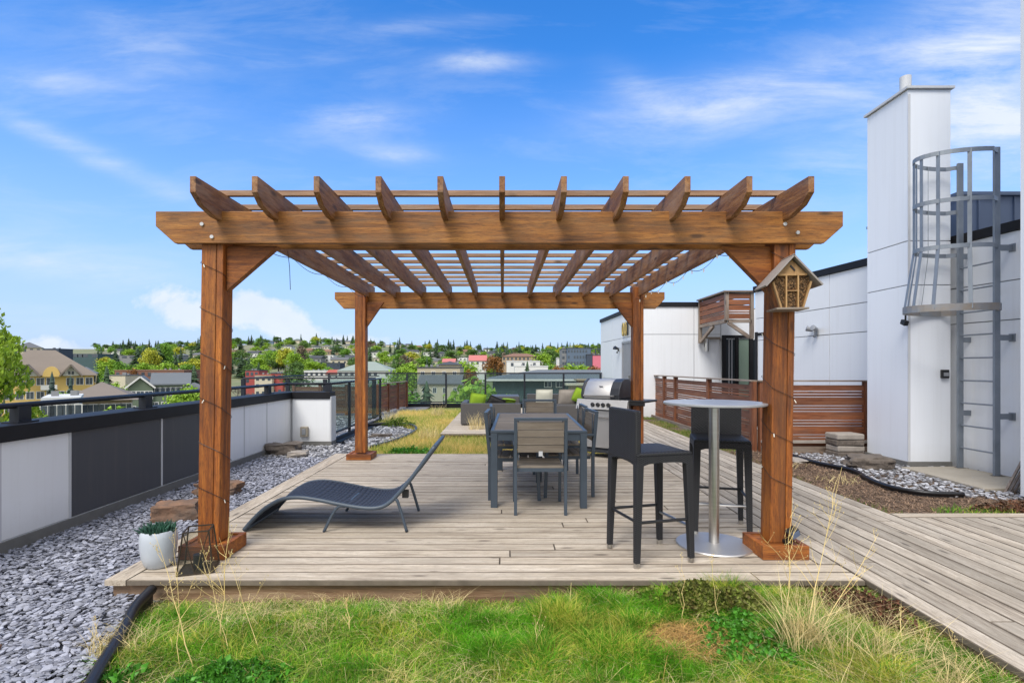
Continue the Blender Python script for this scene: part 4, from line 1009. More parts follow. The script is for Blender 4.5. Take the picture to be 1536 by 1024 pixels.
# mulch twigs
P=[];Hh=[]
while len(P)<17000:
    y=random.uniform(4.95,8.9); x=random.uniform(3.6,8)
    if y>5.75 and x>bed_x(y)-.03: continue
    if y<=5.75 and x>5.5 and x>6.6: continue
    P.append((x,y,-.072)); Hh.append(random.uniform(.008,.055))
blades('bark_mulch',P,np.array(Hh),.012,2.2,plain('mulch_bits',(.30,.20,.13),(.10,.06,.04),9,.95,island=.7),'brown bark mulch and dead twigs covering the soil bed','mulch',seg=2,flat=.6)
P=[];Hh=[]
while len(P)<420:
    y=random.uniform(4.95,5.5); x=random.uniform(4.2,5.0)
    if ((x-4.55)/.4)**2+((y-5.15)/.18)**2>1: continue
    P.append((x,y,-.075)); Hh.append(random.uniform(.03,.08))
blades('weed_patch',P,np.array(Hh),.008,.6,GRASS,'small patch of green weeds at the front of the soil bed','weeds',seg=2)

def leafclump(name,label,c,rad,n,size,mat,cat,z0,dome=.8,kind=None,group=None,stems=True):
    """low leafy plant: leaves on short stems filling a dome"""
    m=MB(); x0,y0=c
    for k in range(n):
        a=random.uniform(0,2*PI); r=math.sqrt(random.random()); h=random.uniform(.25,1)**.6*(1-r*r)**.5*dome+.01
        q=.9+.55*nz(math.cos(a)+x0,math.sin(a)+y0,2.1,2); x,y=x0+rad[0]*r*q*math.cos(a),y0+rad[1]*r*q*math.sin(a); z=z0+rad[2]*h*(1+.7*nz(x,y,9,3))
        s=size*random.uniform(.6,1.25); d=Vector((random.gauss(0,1),random.gauss(0,1),random.uniform(.1,1.4))).normalized(); u=d.cross(Vector((random.random(),random.random(),.2))).normalized()*s*.42; f=d*s
        p=Vector((x,y,z)); nn=d.cross(u).normalized()*s*.12
        m._add([p,p+f*.45+u+nn,p+f,p+f*.45-u+nn,p+f*.5-nn*.5],[(0,4,1),(1,4,2),(2,4,3),(3,4,0)])
    t=thing(name,label,cat,(x0,y0,z0),0,group); m.done('foliage',mat,t,world=True)
    return t
leafclump('leafy_plant','bushy dark green leafy herb at the bottom left of the lawn',(-1.20,2.36),(.37,.24,.11),2600,.032,LEAFG,'plant',GZ)
leafclump('leafy_plant','low green clover like plant beside the golden straw tuft',(1.34,2.85),(.36,.34,.10),2600,.028,LEAFG,'plant',GZ)
leafclump('leafy_plant','few broad green leaves beside the black edging at the bottom left',(-1.74,2.44),(.10,.10,.08),70,.05,LEAFG,'plant',GZ)
leafclump('sedum_clump','dark green and maroon sedum clump against the deck edge under the bar stool',(1.20,3.20),(.44,.17,.19),3600,.024,SEDUM,'sedum',GZ)
leafclump('sedum_clump','dark red sedum clump in the corner between deck and walkway',(2.10,3.08),(.24,.27,.17),2200,.022,SEDUMR,'sedum',GZ)
leafclump('sedum_clump','dark red sedum along the edge of the side walkway',(5.45,5.18),(.75,.24,.16),2600,.03,SEDUMR,'sedum',-.08)
leafclump('weed_plant','yellow green weedy plant by the curved edging behind the deck',(-2.55,13.0),(.38,.22,.26),380,.055,WEED,'plant',GZ)
leafclump('green_shrub_patch','fresh green low plant at the corner of the rear lawn beside the gravel',(-1.55,8.9),(.5,.42,.16),1500,.05,LEAFG,'plant',GZ-.04)

def stalk(name,label,base,top,nb,spread,r=.0035,mat=STALK,group='dry weed stalks in the foreground',heads=True):
    m=MB(); b=Vector(base);t_=Vector(top); L_=(t_-b).length
    P=[b.lerp(t_,k/6)+Vector((random.gauss(0,.006),random.gauss(0,.006),0))*(k>0) for k in range(7)]
    m.tube(P,[r*(1-.75*k/6) for k in range(7)],5,False)
    hd=m
    for k in range(nb):
        f=random.uniform(.25,.95); p=b.lerp(t_,f); a=random.uniform(0,2*PI); l=L_*random.uniform(.18,.42)*(1.15-f)
        d=Vector((math.cos(a)*spread,math.sin(a)*spread*.6,random.uniform(.5,1.1))).normalized()
        q=p+d*l*.5; e=q+(d+Vector((random.gauss(0,.2),random.gauss(0,.2),.25))).normalized()*l*.6
        m.tube([p,q,e],[r*.5,r*.4,r*.18],4,False)
        for j in range(3):
            s=q.lerp(e,random.random()); e2=s+Vector((random.gauss(0,.5),random.gauss(0,.4),random.uniform(.2,.8))).normalized()*l*random.uniform(.2,.4)
            m.tube([s,e2],[r*.28,r*.12],3,False)
            if heads:
                m.mi=1; hd.tube([e2,e2+Vector((0,0,.006))],[.0012,.003],4,False); m.mi=0
    t=thing(name,label,'dry stalk',base,0,group); m.done('stem',[mat,STRAW],t,world=True)
    return t
PAT=[ # base px, base depth, top px, top py, branches, spread, label
 (290,2.62,232,800,9,.9,'thick yellow dry stalk leaning left in front of the planter pot'),
 (330,2.85,345,775,12,.8,'tall upright dry stalk in front of the lantern'),
 (345,2.70,300,806,4,.4,'thin pale stalk curving up left of the lantern'),
 (270,2.60,262,790,4,.4,'thin pale stalk standing before the planter pot'),
 (390,2.75,330,805,5,.7,'slanting pale stalk crossing in front of the left post base'),
 (155,2.55,140,925,6,.9,'small pale dry sprig over the slate gravel'),
 (524,2.9,520,895,10,.7,'short bushy dry stalk in the middle left of the lawn'),
 (1180,3.0,1186,745,10,.5,'slim orange yellow dry stalk in front of the right post base'),
 (1205,2.85,1262,700,12,.6,'tallest dry stalk leaning right in front of the walkway'),
 (1215,2.80,1320,800,8,.9,'dry stalk leaning far right over the walkway edge'),
 (1025,3.0,1022,835,4,.3,'thin dry stem rising in front of the bar stool'),
 (1075,3.0,1068,830,4,.3,'thin dry stem rising in front of the bar table base'),
 (1352,2.7,1352,905,3,.3,'single thin stalk beside the walkway edge'),
 (1400,2.6,1385,930,3,.3,'bent pale stalk near the right walkway fascia'),
 (1440,2.5,1425,940,3,.4,'curved pale stalk nearest the right walkway fascia'),
 (800,2.7,812,900,3,.4,'short thin stalk in the middle of the lawn')]
for bp,bd,tp_,ty,nb,sp,lab in PAT:
    stalk('dry_stalk',lab,(X_at(bp,bd),bd,GZ),(X_at(tp_,bd+.05),bd+.05,Z_at(ty,bd+.05)),nb,sp,r=.0028 if nb>7 else .0018)
def tuft(label,c,n,h,spread,mat,lean,w=.0035):
    a=RNG.uniform(0,2*PI,n); r=np.sqrt(RNG.random(n))*spread
    P=np.stack([c[0]+r*np.cos(a),c[1]+r*np.sin(a)*.7,np.full(n,GZ)],1)
    o=blades('dry_grass_tuft',P,RNG.uniform(h*.45,h,n),w,lean,mat,label,'grass tuft',seg=4,flat=.12,kind=None); return tag(o,group='dry grass tufts in the foreground')
tuft('tall fan of pale dry grass in front of the walkway corner',(1.52,2.72),240,.46,.10,STRAW,.6)
tuft('second pale dry grass tuft right of the tall fan',(1.72,2.62),170,.34,.16,STRAW,.55)
tuft('wispy pale dry grass beside the walkway fascia at the lower right',(1.98,2.55),200,.22,.22,STRAW,.9)
tuft('dry tuft at the far lower right beside the walkway',(2.18,2.42),160,.16,.16,STRAW,1.0)
tuft('broad loose mat of bleached dry grass at the lower right',(1.78,2.40),420,.17,.32,STRAW,1.6,.0026)
tuft('sprawling straw tuft in front of the dark red sedum clump',(1.98,2.88),220,.24,.2,STRAW,1.1,.0028)
tuft('dry grass tuft beside the black edging at lower left',(-1.90,2.75),110,.2,.12,STRAW,.8)
tuft('dry grass tuft left of the black edging over the slate',(-2.05,2.72),60,.2,.06,STRAW,.7)
tuft('dry grass tuft in the middle of the lawn near the deck',(-.33,3.2),90,.14,.12,STRAW,.8)
tuft('dry grass tuft against the deck fascia near the sedum',(.62,3.25),120,.15,.25,STRAW,.9)
for c_,n_,h_,lab_ in (((4.15,6.6),70,.16,'dry weed tuft in the soil bed left of the black edging'),((4.0,7.6),60,.14,'dry weed tuft in the soil bed beside the walkway'),((5.9,5.35),140,.18,'dry twiggy weeds at the front edge of the right bed'),((6.6,5.1),90,.2,'dry twiggy weeds nearest the corner wall')):
    P_=np.array(scrub(c_,.32,n_,h_,'')); tag(blades('dry_weed_tuft',P_,RNG.uniform(h_*.4,h_,n_),.006,.9,STRAW,lab_,'weed tuft',seg=3,flat=.3,kind=None),group='dry weed tufts in the right bed')
def rtuft(c,z,h,label):
    global GZ
    n=120; a=RNG.uniform(0,2*PI,n); r=np.sqrt(RNG.random(n))*.2
    P=np.stack([c[0]+r*np.cos(a),c[1]+r*np.sin(a),np.full(n,z)],1)
    tag(blades('dry_grass_tuft',P,RNG.uniform(h*.5,h,n),.008,.35,STRAW,label,'grass tuft',seg=3,flat=.1,kind=None),group='dry grass tufts by the lounge deck')
rtuft((-.55,11.6),-.0,.45,'pinkish dry grass tuft in front of the left sofa')
rtuft((-1.45,10.6),-.15,.45,'brown dry shrub tuft at the left corner of the lounge deck')
rtuft((-1.9,15.5),-.15,.5,'tall dry tuft near the rear glass guard')
rtuft((-2.9,14.0),-.15,.5,'golden dry tuft beside the end of the glass guard')

# ------------------------------------------------------------------ trees
def leafmat(name,a,b,tr=.3): return plain(name,a,b,.6,.65,island=.35,trans=tr)
LM=[leafmat('spring_leaves',(.20,.36,.025),(.34,.50,.04)),leafmat('fresh_leaves',(.12,.27,.02),(.20,.37,.035)),leafmat('mid_green_leaves',(.07,.15,.025),(.12,.21,.035)),
    leafmat('yellow_green_leaves',(.40,.42,.03),(.5,.5,.05)),leafmat('brown_bud_twigs',(.14,.10,.07),(.20,.16,.10),.1),leafmat('rust_leaves',(.22,.09,.02),(.3,.14,.03),.2)]
CM=plain('spruce_needles',(.035,.075,.032),(.06,.10,.045),.8,.8,island=.4); CM2=plain('blue_spruce_needles',(.03,.055,.045),(.045,.075,.06),.8,.8,island=.4)
BARK=plain('bark',(.11,.085,.065),(.06,.045,.035),6,.9,bmp=.5)
def decid_mesh(seed,nl,ls,h=1.0,w=.38,clumps=11,base=.22,open_=.0,leafratio=.6):
    rnd=random.Random(seed); m=MB(); C=[]
    for k in range(clumps):
        a=rnd.uniform(0,2*PI); r=rnd.uniform(.1,1)*w*.68; z=rnd.uniform(base+.16,h-.16)
        f=1-abs((z-(base+(h-base)*.42))/(h-base))*1.1; r*=max(.25,f)
        C.append((Vector((r*math.cos(a),r*math.sin(a),z)),rnd.uniform(.13,.23)*(h if h<1.2 else 1)*max(.6,f)))
    C.append((Vector((0,0,h-.14)),.13))
    for k in range(nl):
        c,s=rnd.choice(C); d=Vector((rnd.gauss(0,1),rnd.gauss(0,1),rnd.gauss(0,1))).normalized()
        p=c+d*s*(rnd.random()**.33)*rnd.uniform(.85,1.12); p.z=max(p.z,base*.8)
        n=(d+Vector((rnd.gauss(0,.6),rnd.gauss(0,.6),rnd.gauss(0,.6)+.4))).normalized(); u=n.cross(Vector((rnd.random()-.5,rnd.random()-.5,rnd.random()))).normalized(); v=n.cross(u)
        q=ls*rnd.uniform(.6,1.3); m.quad(p-u*q*leafratio,p-v*q,p+u*q*leafratio,p+v*q)
    me=m.done('crown',LM[0]); tr=MB(); tr.tube([(0,0,-.03),(.01,0,.3*h),(0,.01,.62*h)],[.022,.016,.006],7)
    for c,s in C[:7]: tr.tube([(0,0,max(.15,c.z*.5)),c.lerp(Vector((0,0,c.z)),.4),c],[.010,.006,.002],5,False)
    tk=tr.done('trunk',BARK); return me.data,tk.data,me,tk
def conif_mesh(seed,nl,w=.2,layers=16):
    rnd=random.Random(seed); m=MB()
    for L_ in range(layers):
        z=.08+.9*L_/layers; r=w*(1-z)**.85*rnd.uniform(.8,1.15); nb=max(5,int(nl/layers*(1-z*.7)))
        for k in range(nb):
            a=rnd.uniform(0,2*PI); rr=r*rnd.uniform(.6,1.15); dr=-.05*rr/w-rnd.uniform(0,.03); ca,sa=math.cos(a),math.sin(a); wd=rr*.28+.006
            z1=z+rnd.uniform(-.02,.02)
            m._add([(0,0,z1+.03),(ca*rr*.6-sa*wd,sa*rr*.6+ca*wd,z1+dr*.5),(ca*rr,sa*rr,z1+dr),(ca*rr*.6+sa*wd,sa*rr*.6-ca*wd,z1+dr*.5)],[(0,1,2),(0,2,3)])
    m.tube([(0,0,.0),(0,0,.93),(0,0,1.0)],[w*.28,.012,.002],6)
    me=m.done('crown',CM); tk=MB().tube([(0,0,-.03),(0,0,.2)],[.018,.015],6).done('trunk',BARK)
    return me.data,tk.data,me,tk
def bare_mesh(seed):
    rnd=random.Random(seed); m=MB()
    def br(p,d,l,r,k):
        r=max(r,.0042); e=p+d*l; m.tube([p,p.lerp(e,.5)+Vector((rnd.gauss(0,.01),rnd.gauss(0,.01),0)),e],[r,r*.85,r*.65],4,False)
        if k==0: return
        for j in range(3 if k>1 else 4): br(p.lerp(e,rnd.uniform(.6,1)),(d+Vector((rnd.gauss(0,.5),rnd.gauss(0,.5),rnd.uniform(-.1,.4)))).normalized(),l*rnd.uniform(.6,.8),r*.55,k-1)
    br(Vector((0,0,.1)),Vector((0,0,1)),.27,.014,4)
    me=m.done('crown',plain('bare_twigs',(.16,.13,.11),(.11,.09,.08),3,.9)); tk=MB().tube([(0,0,-.03),(0,0,.12)],[.02,.015],6).done('trunk',BARK)
    return me.data,tk.data,me,tk
DEC=[decid_mesh(s,1500,.028,clumps=12+s) for s in range(4)]
CON=[conif_mesh(s,300,w=.17+.03*s) for s in range(3)]
BAR=[bare_mesh(5)]
protos=DEC+CON+BAR
for p in protos:
    for o in p[2:]: bpy.data.objects.remove(o)
DECM=[]
for d in DEC:
    row=[]
    for lm in LM:
        c=d[0].copy(); c.materials.clear(); c.materials.append(lm); row.append(c)
    DECM.append(row)
CONM=[]
for d in CON:
    row=[]
    for lm in (CM,CM2):
        c=d[0].copy(); c.materials.clear(); c.materials.append(lm); row.append(c)
    CONM.append(row)
def tree(kind,label,x,y,z,h,wf=1.0,mi=0,group=None,name=None,v=None):
    v=random.randrange(9) if v is None else v
    t=thing(name or {'d':'leafy_tree','c':'spruce_tree','b':'bare_tree'}[kind],label,'tree',(x,y,z),random.uniform(0,6.28),group)
    if kind=='d': cm,tm=DECM[v%4][mi],DEC[v%4][1]
    elif kind=='c': cm,tm=CONM[v%3][mi],CON[v%3][1]
    else: cm,tm=BAR[0][0],BAR[0][1]
    for nm,me in (('crown',cm),('trunk',tm)):
        o=bpy.data.objects.new(nm,me); COL.objects.link(o); o.parent=t; o.scale=(h*wf,h*wf,h)
    return t
# ------------------------------------------------------------------ terrain
def T(x,y):
    P=[(0,-14),(60,-14),(110,-13.5),(160,-12.5),(230,-11),(300,-7),(400,0),(520,8),(650,17),(800,26),(950,32),(1100,35),(1500,30),(3000,25)]
    for (a,b),(c,d) in zip(P[:-1],P[1:]):
        if a<=y<=c: z=b+(d-b)*(y-a)/(c-a); break
    else: z=P[0][1] if y<0 else P[-1][1]
    k=max(0,min(1,(y-250)/400)); return z+k*(3.2*noise.noise(Vector((x*.004,y*.004,3)))+1.2*math.sin(x*.006+1)+12*math.exp(-((x+310)/150)**2-((y-880)/260)**2)*1.0+8*math.exp(-((x+560)/160)**2-((y-800)/260)**2)*0-3*math.exp(-((x-40)/160)**2))
m=MB(); xs_=[-3000,-2200,-1600,-1200]+[-1000+40*k for k in range(46)]+[900,1200,1600,2200,3000]; ys_=[-400,-100,0,60,110,160,230,265,300,340,380,420,470,520,580,650,720,800,870,950,1020,1100,1300,1500,2200,3000]
vs=[(x,y,T(x,y)) for y in ys_ for x in xs_]; n=len(xs_)
m._add(vs,[(j*n+i,j*n+i+1,(j+1)*n+i+1,(j+1)*n+i) for j in range(len(ys_)-1) for i in range(n-1)])
tag(m.done('terrain',plain('suburb_ground',(.11,.16,.045),(.24,.21,.15),.02,.95),smooth=True),kind='structure')
ROADM=plain('asphalt',(.05,.05,.052),(.065,.065,.065),.5,.9)
m=MB(); m.box(-200,200,95,103,-13.7,-13.45); m.box(-400,400,200,209,-11.9,-11.2); tag(m.done('road',ROADM),kind='structure')

# ------------------------------------------------------------------ the town
def C_(name,c,r=.8): return plain(name,c,tuple(k*.88 for k in c),.3,r)
BM={'yellow':C_('yellow_stucco',(.66,.46,.15)),'cream':C_('cream_stucco',(.52,.47,.36)),'white':C_('white_render',(.66,.66,.64)),'green':C_('sage_siding',(.13,.17,.115)),'teal':C_('teal_siding',(.045,.085,.095)),
 'brick':C_('brown_brick',(.20,.10,.07)),'red':C_('red_render',(.34,.07,.06)),'navy':C_('navy_cladding',(.045,.06,.09)),'navyw':C_('blue_grey_cladding',(.10,.14,.20)),'beige':C_('beige_siding',(.42,.37,.27)),'grey':C_('grey_siding',(.22,.225,.23)),
 'tan':C_('tan_render',(.36,.27,.18)),'blue':C_('blue_siding',(.12,.18,.26)),'pink':C_('pink_panel',(.60,.16,.22)),'rtan':C_('tan_shingles',(.20,.165,.135)),'rgrey':C_('grey_shingles',(.12,.125,.135)),
 'rdark':C_('dark_shingles',(.055,.06,.07)),'rwhite':C_('white_membrane',(.60,.61,.62)),'rred':C_('red_tile',(.36,.09,.06)),'rgreen':C_('sage_metal_roof',(.25,.30,.27)),'rslate':C_('slate_shingles',(.13,.145,.16)),'trim':C_('white_house_trim',(.7,.69,.66)),'rpink':C_('rose_roof',(.48,.16,.15)),'rbrown':C_('brown_roof',(.22,.12,.08))}
WIN=plain('house_window',(.035,.045,.06),(.08,.10,.12),.8,.15)
def block(name,label,px0,px1,pyt,d,depth,wall,roof=None,rh=0,rtype='flat',win=None,group=None,rz=0,over=.5,cat='building',ground=None,trim=True,wsize=(1.2,1.5),ridge='x',roofname='roof'):
    """building whose near face spans px0..px1 at distance d with its eaves at row pyt"""
    x0,x1=X_at(px0,d),X_at(px1,d); zt=Z_at(pyt,d); cx=(x0+x1)/2; g=(T(cx,d) if ground is None else ground)-1.0
    if rz is None:
        rz=math.atan2(-cx,d)*.92; x0,x1=cx-(cx-x0)*math.cos(rz),cx+(x1-cx)*math.cos(rz)
    t=thing(name,label,cat,(cx,d,g),rz,group); w=(x1-x0)/2; h=zt-g
    MB().box(-w,w,0,depth,0,h).done('wall',BM[wall],t)
    rm=BM[roof or 'rgrey']
    if rtype=='flat':
        r=MB().box(-w-.15,w+.15,-.15,depth+.15,h+.01,h+.35).done(roofname,rm,t)
        if d<320:
            for k in range(3): 
                x=random.uniform(-w*.7,w*.7); y=random.uniform(.2,.8)*depth; MB().box(x-.35,x+.35,y-.3,y+.3,h+.36,h+.8+random.random()*.3).done('roof_vent',BM['grey'],r)
    elif rtype=='gable':
        m=MB()
        if ridge=='x':
            m.prism([(-over,h-.05),(depth/2,h+rh),(depth+over,h-.05),(depth+over,h+.2),(depth/2,h+rh+.28),(-over,h+.2)],-w-over,w+over,'x')
            MB().prism([(0,h),(depth/2,h+rh-.05),(depth,h)],-w,w,'x').done('gable',BM[wall],t)
        else:
            m.prism([(-w-over,h-.05),(0,h+rh),(w+over,h-.05),(w+over,h+.2),(0,h+rh+.28),(-w-over,h+.2)],-over,depth+over,'y')
            MB().prism([(-w,h),(0,h+rh-.05),(w,h)],0,depth,'y').done('gable',BM[wall],t)
            if trim and d<400:
                q=MB()
                for s in(-1,1): q.bar((s*(w+over),-over-.03,h+.05),(0,-over-.03,h+rh+.12),.06,.32,up=(0,0,1))
                q.done('bargeboard',BM['trim'],t)
        r=m.done(roofname,rm,t)
    elif rtype=='hip':
        k=min(w,depth/2)*.95; m=MB(); o=over
        v=[(-w-o,-o,h),(w+o,-o,h),(w+o,depth+o,h),(-w-o,depth+o,h),(-w+k,depth/2,h+rh),(w-k,depth/2,h+rh)]
        m._add(v,[(0,1,5,4),(1,2,5),(2,3,4,5),(3,0,4),(0,3,2,1)]); r=m.done(roofname,rm,t)
    if win:
        rows,cols=win; fh=3.0; made=0; ww,wh=wsize
        for i in range(rows):
            z=h-fh*(i+1)+.9
            if z<.6: break
            for j in range(cols):
                if made>=60: break
                x=-w+(j+.5)*2*w/cols
                if (i*7+j*3)%11==10: continue
                made+=1
                if d<170:
                    f=MB().box(x-ww/2-.12,x+ww/2+.12,-.06,-.005,z-.12,z+wh+.12).done('window',BM['trim'],t)
                    MB().box(x-ww/2,x-.04,-.09,-.061,z,z+wh).box(x+.04,x+ww/2,-.09,-.061,z,z+wh).done('pane',WIN,f)
                else: MB().box(x-ww/2,x+ww/2,-.06,-.005,z,z+wh).done('window',WIN,t)
    return t
# yellow apartment house
y=block('apartment_house','yellow apartment house with brown hipped roof and white gables beyond the parapet',-20,141,563,118,15,'yellow','rtan',5.8,'hip',(4,11),over=.8,rz=None)
KF=math.cos(math.atan2(-(X_at(-20,118)+X_at(141,118))/2,118)*.92); W0=(X_at(141,118)-X_at(-20,118))/2*KF; H0=Z_at(563,118)-(T(-10,118)-1)
cxx=(X_at(-20,118)+X_at(141,118))/2
for px in (44,106): 
    c=(X_at(px,118)-cxx)*KF
    MB().prism([(c-1.6,H0-.1),(c,H0+2.1),(c+1.6,H0-.1)],-1.4,3,'y').done('gable',BM['trim'],y)
    q=MB(); 
    for s in(-1,1): q.bar((c+s*2.0,-1.45,H0-.15),(c,-1.45,H0+2.4),3.2,.28)
    q.done('gable_roof',BM['rtan'],y)
    MB().box(c-.5,c-.1,-1.47,-1.41,H0+.2,H0+.9).box(c+.1,c+.5,-1.47,-1.41,H0+.2,H0+.9).done('window',WIN,y)
c=(X_at(77,118)-cxx)*KF
MB().prism([(c-1.5*math.cos(PI*k/14),H0-.3+2.3*math.sin(PI*k/14)) for k in range(15)],-1.2,2,'y').done('arched_dormer',BM['yellow'],y)
for k in range(3): MB().box(c-1.8,c+1.0,-1.4,-.07,H0-3.2-3*k,H0-3.05-3*k).box(c-1.8,c+1.0,-1.42,-1.36,H0-3.05-3*k,H0-2.1-3*k).done('balcony',BM['trim'],y)
block('wing_house','pale yellow lower wing of the apartment house to its right',112,142,560,128,10,'yellow','rslate',1.6,'hip',(3,4),rz=None)
block('hill_house','large pale house with dark hipped roof on the left skyline',22,62,521,260,14,'cream','rgrey',2.8,'hip',(2,4),rz=None)
block('hill_pavilion','navy flat roofed pavilion on the left skyline',60,88,523.5,300,10,'navy','navy',0,'flat',None)
block('school_building','long low teal and grey building on the left skyline',80,146,531,370,20,'teal','rslate',0,'flat',(1,9),wsize=(4,2))
block('school_building','long low brown and grey building behind the left pergola post',146,262,533,420,18,'grey','rdark',0,'flat',(1,10),wsize=(4,1.6))
block('brick_terrace','long flat roofed brown brick terrace with small windows',172,276,556,205,14,'brick','rbrown',0,'flat',(2,11))
block('white_annex','small pale windowless annex left of the brick terrace',163,188,563.5,190,9,'cream','rgrey',0,'flat',None)
block('gabled_house','sage green house with white trimmed gable facing the viewer',192,229,582.5,108,14,'green','rslate',2.25,'gable',(4,3),ridge='y',over=.45,rz=None)
block('gabled_house_wing','sage green wing with grey shingled roof and small dormers',229,283,577,111,9,'green','rslate',2.2,'gable',(4,7),over=.4,rz=None)
block('flat_roofed_house','dark grey house with white flat roof just beyond the parapet',66,118,600,62,9,'grey','rwhite',0,'flat',(3,4),rz=None)
block('brown_roof_house','low house with wide brown hipped roof beyond the parapet',100,197,600,74,14,'tan','rtan',2.3,'hip',(2,6),over=.9,rz=None)
block('cottage','small grey roofed cottage right of the sage green house',268,312,585,120,9,'cream','rgrey',1.6,'hip',(2,3),rz=None)
block('red_townhouses','row of red and cream townhouses behind the handrail',368,388,556,232,9,'red','rdark',0,'flat',(2,3))
block('red_townhouses','cream fronted townhouses with red bays right of the post',382,408,563,222,9,'cream','rred',0,'flat',(3,3))
block('red_townhouses','red townhouse end block with dark roof beside the cream bays',406,424,560.5,224,9,'red','rdark',0,'flat',(3,2))
block('townhouse','pale lilac townhouse at the right end of the red row',424,434,562,226,9,'cream','rdark',0,'flat',(2,1))
block('blue_roof_hall','pale blue roofed hall among trees on the hillside',404,434,543.5,400,14,'grey','rwhite',2.0,'hip',(1,5))
block('white_apartments','stepped white apartment block on the hillside',462,500,533,480,16,'white','rwhite',0,'flat',(4,6))
block('white_apartments','lower white apartment wing beside the stepped block',494,512,533,500,12,'white','rgrey',0,'flat',(3,3))
block('navy_block','dark navy low block below the white apartments',452,478,544,380,12,'navy','rdark',0,'flat',(1,4))
block('navy_block','second dark navy block with flat roof on the hillside',486,510,544.5,375,12,'navy','rdark',0,'flat',(1,4))
block('white_shop','low white flat roofed building left of the rear post',456,494,556.5,260,12,'white','rwhite',0,'flat',(1,5))
block('red_roof_hall','low hall with long brick red roof left of the rear post',489,532,561,255,12,'white','rred',1.9,'gable',(1,4))
block('green_roof_hall','white hall with large pale green roof behind the rear post',506,585,556,205,16,'white','rgreen',3.6,'hip',(1,9))
block('beige_apartments','beige apartment block with dark parapet roof below the horizon',626,690,552,150,14,'beige','rdark',0,'flat',(4,4),wsize=(.9,1.1))
block('beige_apartments_annex','pale beige annex with sloping grey roof in front of the block',629,690,576,132,8,'cream','rgrey',2.0,'gable',(4,4),wsize=(.8,1.2))
block('dark_roof_house','small dark hipped roof above the beige apartments',656,690,547,175,9,'beige','rdark',1.2,'hip',None)
block('red_house','small red and white house on the hillside',664,682,543,330,9,'white','rpink',2.0,'gable',(1,3))
block('rose_roof_house','white house with rose coloured roof on the hillside',704,729,541,300,10,'white','rpink',3.0,'gable',(2,3))
block('brown_roof_block','wide low block with brown stepped roof near the skyline',753,807,534.5,330,14,'tan','rbrown',2.0,'hip',(2,9))
block('white_commercial','white flat roofed building with blank side walls',760,810,542,240,14,'white','rwhite',0,'flat',(1,3))
block('white_commercial','lower bright white block in front of the white building',772,822,549.5,215,10,'white','rwhite',0,'flat',None)
tl=block('teal_house','large dark teal sided house with slate roof right behind the glass guard',739,985,568.5,58,11,'teal','rslate',1.0,'hip',None,over=.6)
gx=(X_at(739,58)+X_at(985,58))/2; gg=T(gx,58)-1
for a,b in ((816,827.5),(833.5,845)):
    x0,x1=X_at(a,58)-gx,X_at(b,58)-gx; z0,z1=Z_at(581,58)-gg,Z_at(571.5,58)-gg
    f=MB().box(x0,x1,-.08,-.004,z0,z1).done('window',BM['trim'],tl); mx=(x0+x1)/2
    MB().box(x0+.07,mx-.03,-.1,-.081,z0+.07,z1-.07).box(mx+.03,x1-.07,-.1,-.081,z0+.07,z1-.07).done('pane',WIN,f)
m=MB(); w_=(X_at(985,58)-X_at(739,58))/2
m.box(-w_-.65,w_+.65,-.72,-.61,Z_at(568.5,58)-gg-.18,Z_at(568.5,58)-gg+.02); m.done('gutter',BM['trim'],tl)
m=MB()
for k in range(26): m.box(-w_,w_,-.02,-.003,Z_at(568.5,58)-gg-.35-k*.28,Z_at(568.5,58)-gg-.335-k*.28)
m.box(X_at(777.5,58)-gx-.02,X_at(777.5,58)-gx+.02,-.05,-.021,0,Z_at(570,58)-gg); m.done('siding_lines',BM['navy'],tl)
t=thing('brick_chimney','reddish chimney with wide pale cap behind the rear guard',  'chimney',(X_at(864,50),50,-10))
MB().box(-.6,.6,0,1,0,9.6).done('stack',BM['tan'],t); MB().box(-1.0,1.0,-.4,1.4,9.61,9.8).done('cap',BM['cream'],t)
t=thing('timber_pavilion','reddish timber pavilion wall beside the pale capped chimney','pavilion',(X_at(885,52),52,-10))
MB().box(-1.1,1.8,0,2,0,10.0).done('wall',BM['brick'],t); MB().box(-1.3,2,-.2,2.2,10.01,10.15).done('roof',BM['tan'],t)
gt=block('grey_tower','blue grey modern office block with flat roof on the right skyline',851,886,522.5,270,16,'navyw','navy',0,'flat',(4,8),wsize=(.9,1.4))
block('grey_tower_wing','open framed grey upper storey beside the office block',843,851.5,523.5,274,12,'grey','navy',0,'flat',(5,2))
t=thing('roof_frame','dark open roof frame right of the grey office block','roof frame',(X_at(893,275),275,T(50,275)))
zz=Z_at(522.5,275)-T(50,275)
q=MB().box(-2.5,3,0,1,zz-.5,zz)
for x in(-2.5,0,2.4): q.box(x,x+.4,0,1,0,zz-.51)
q.done('frame',BM['navy'],t)
block('pink_hall','pink fronted hall beside the grey office block',889,912,533,268,10,'pink','rdark',0,'flat',None)
block('dark_hall','dark navy hall left of the pink building',880,888.5,532,268,10,'navy','rdark',0,'flat',None)
block('white_silo','narrow white tower building left of the office block',835,839,538,300,4,'white','rwhite',0,'flat',None)
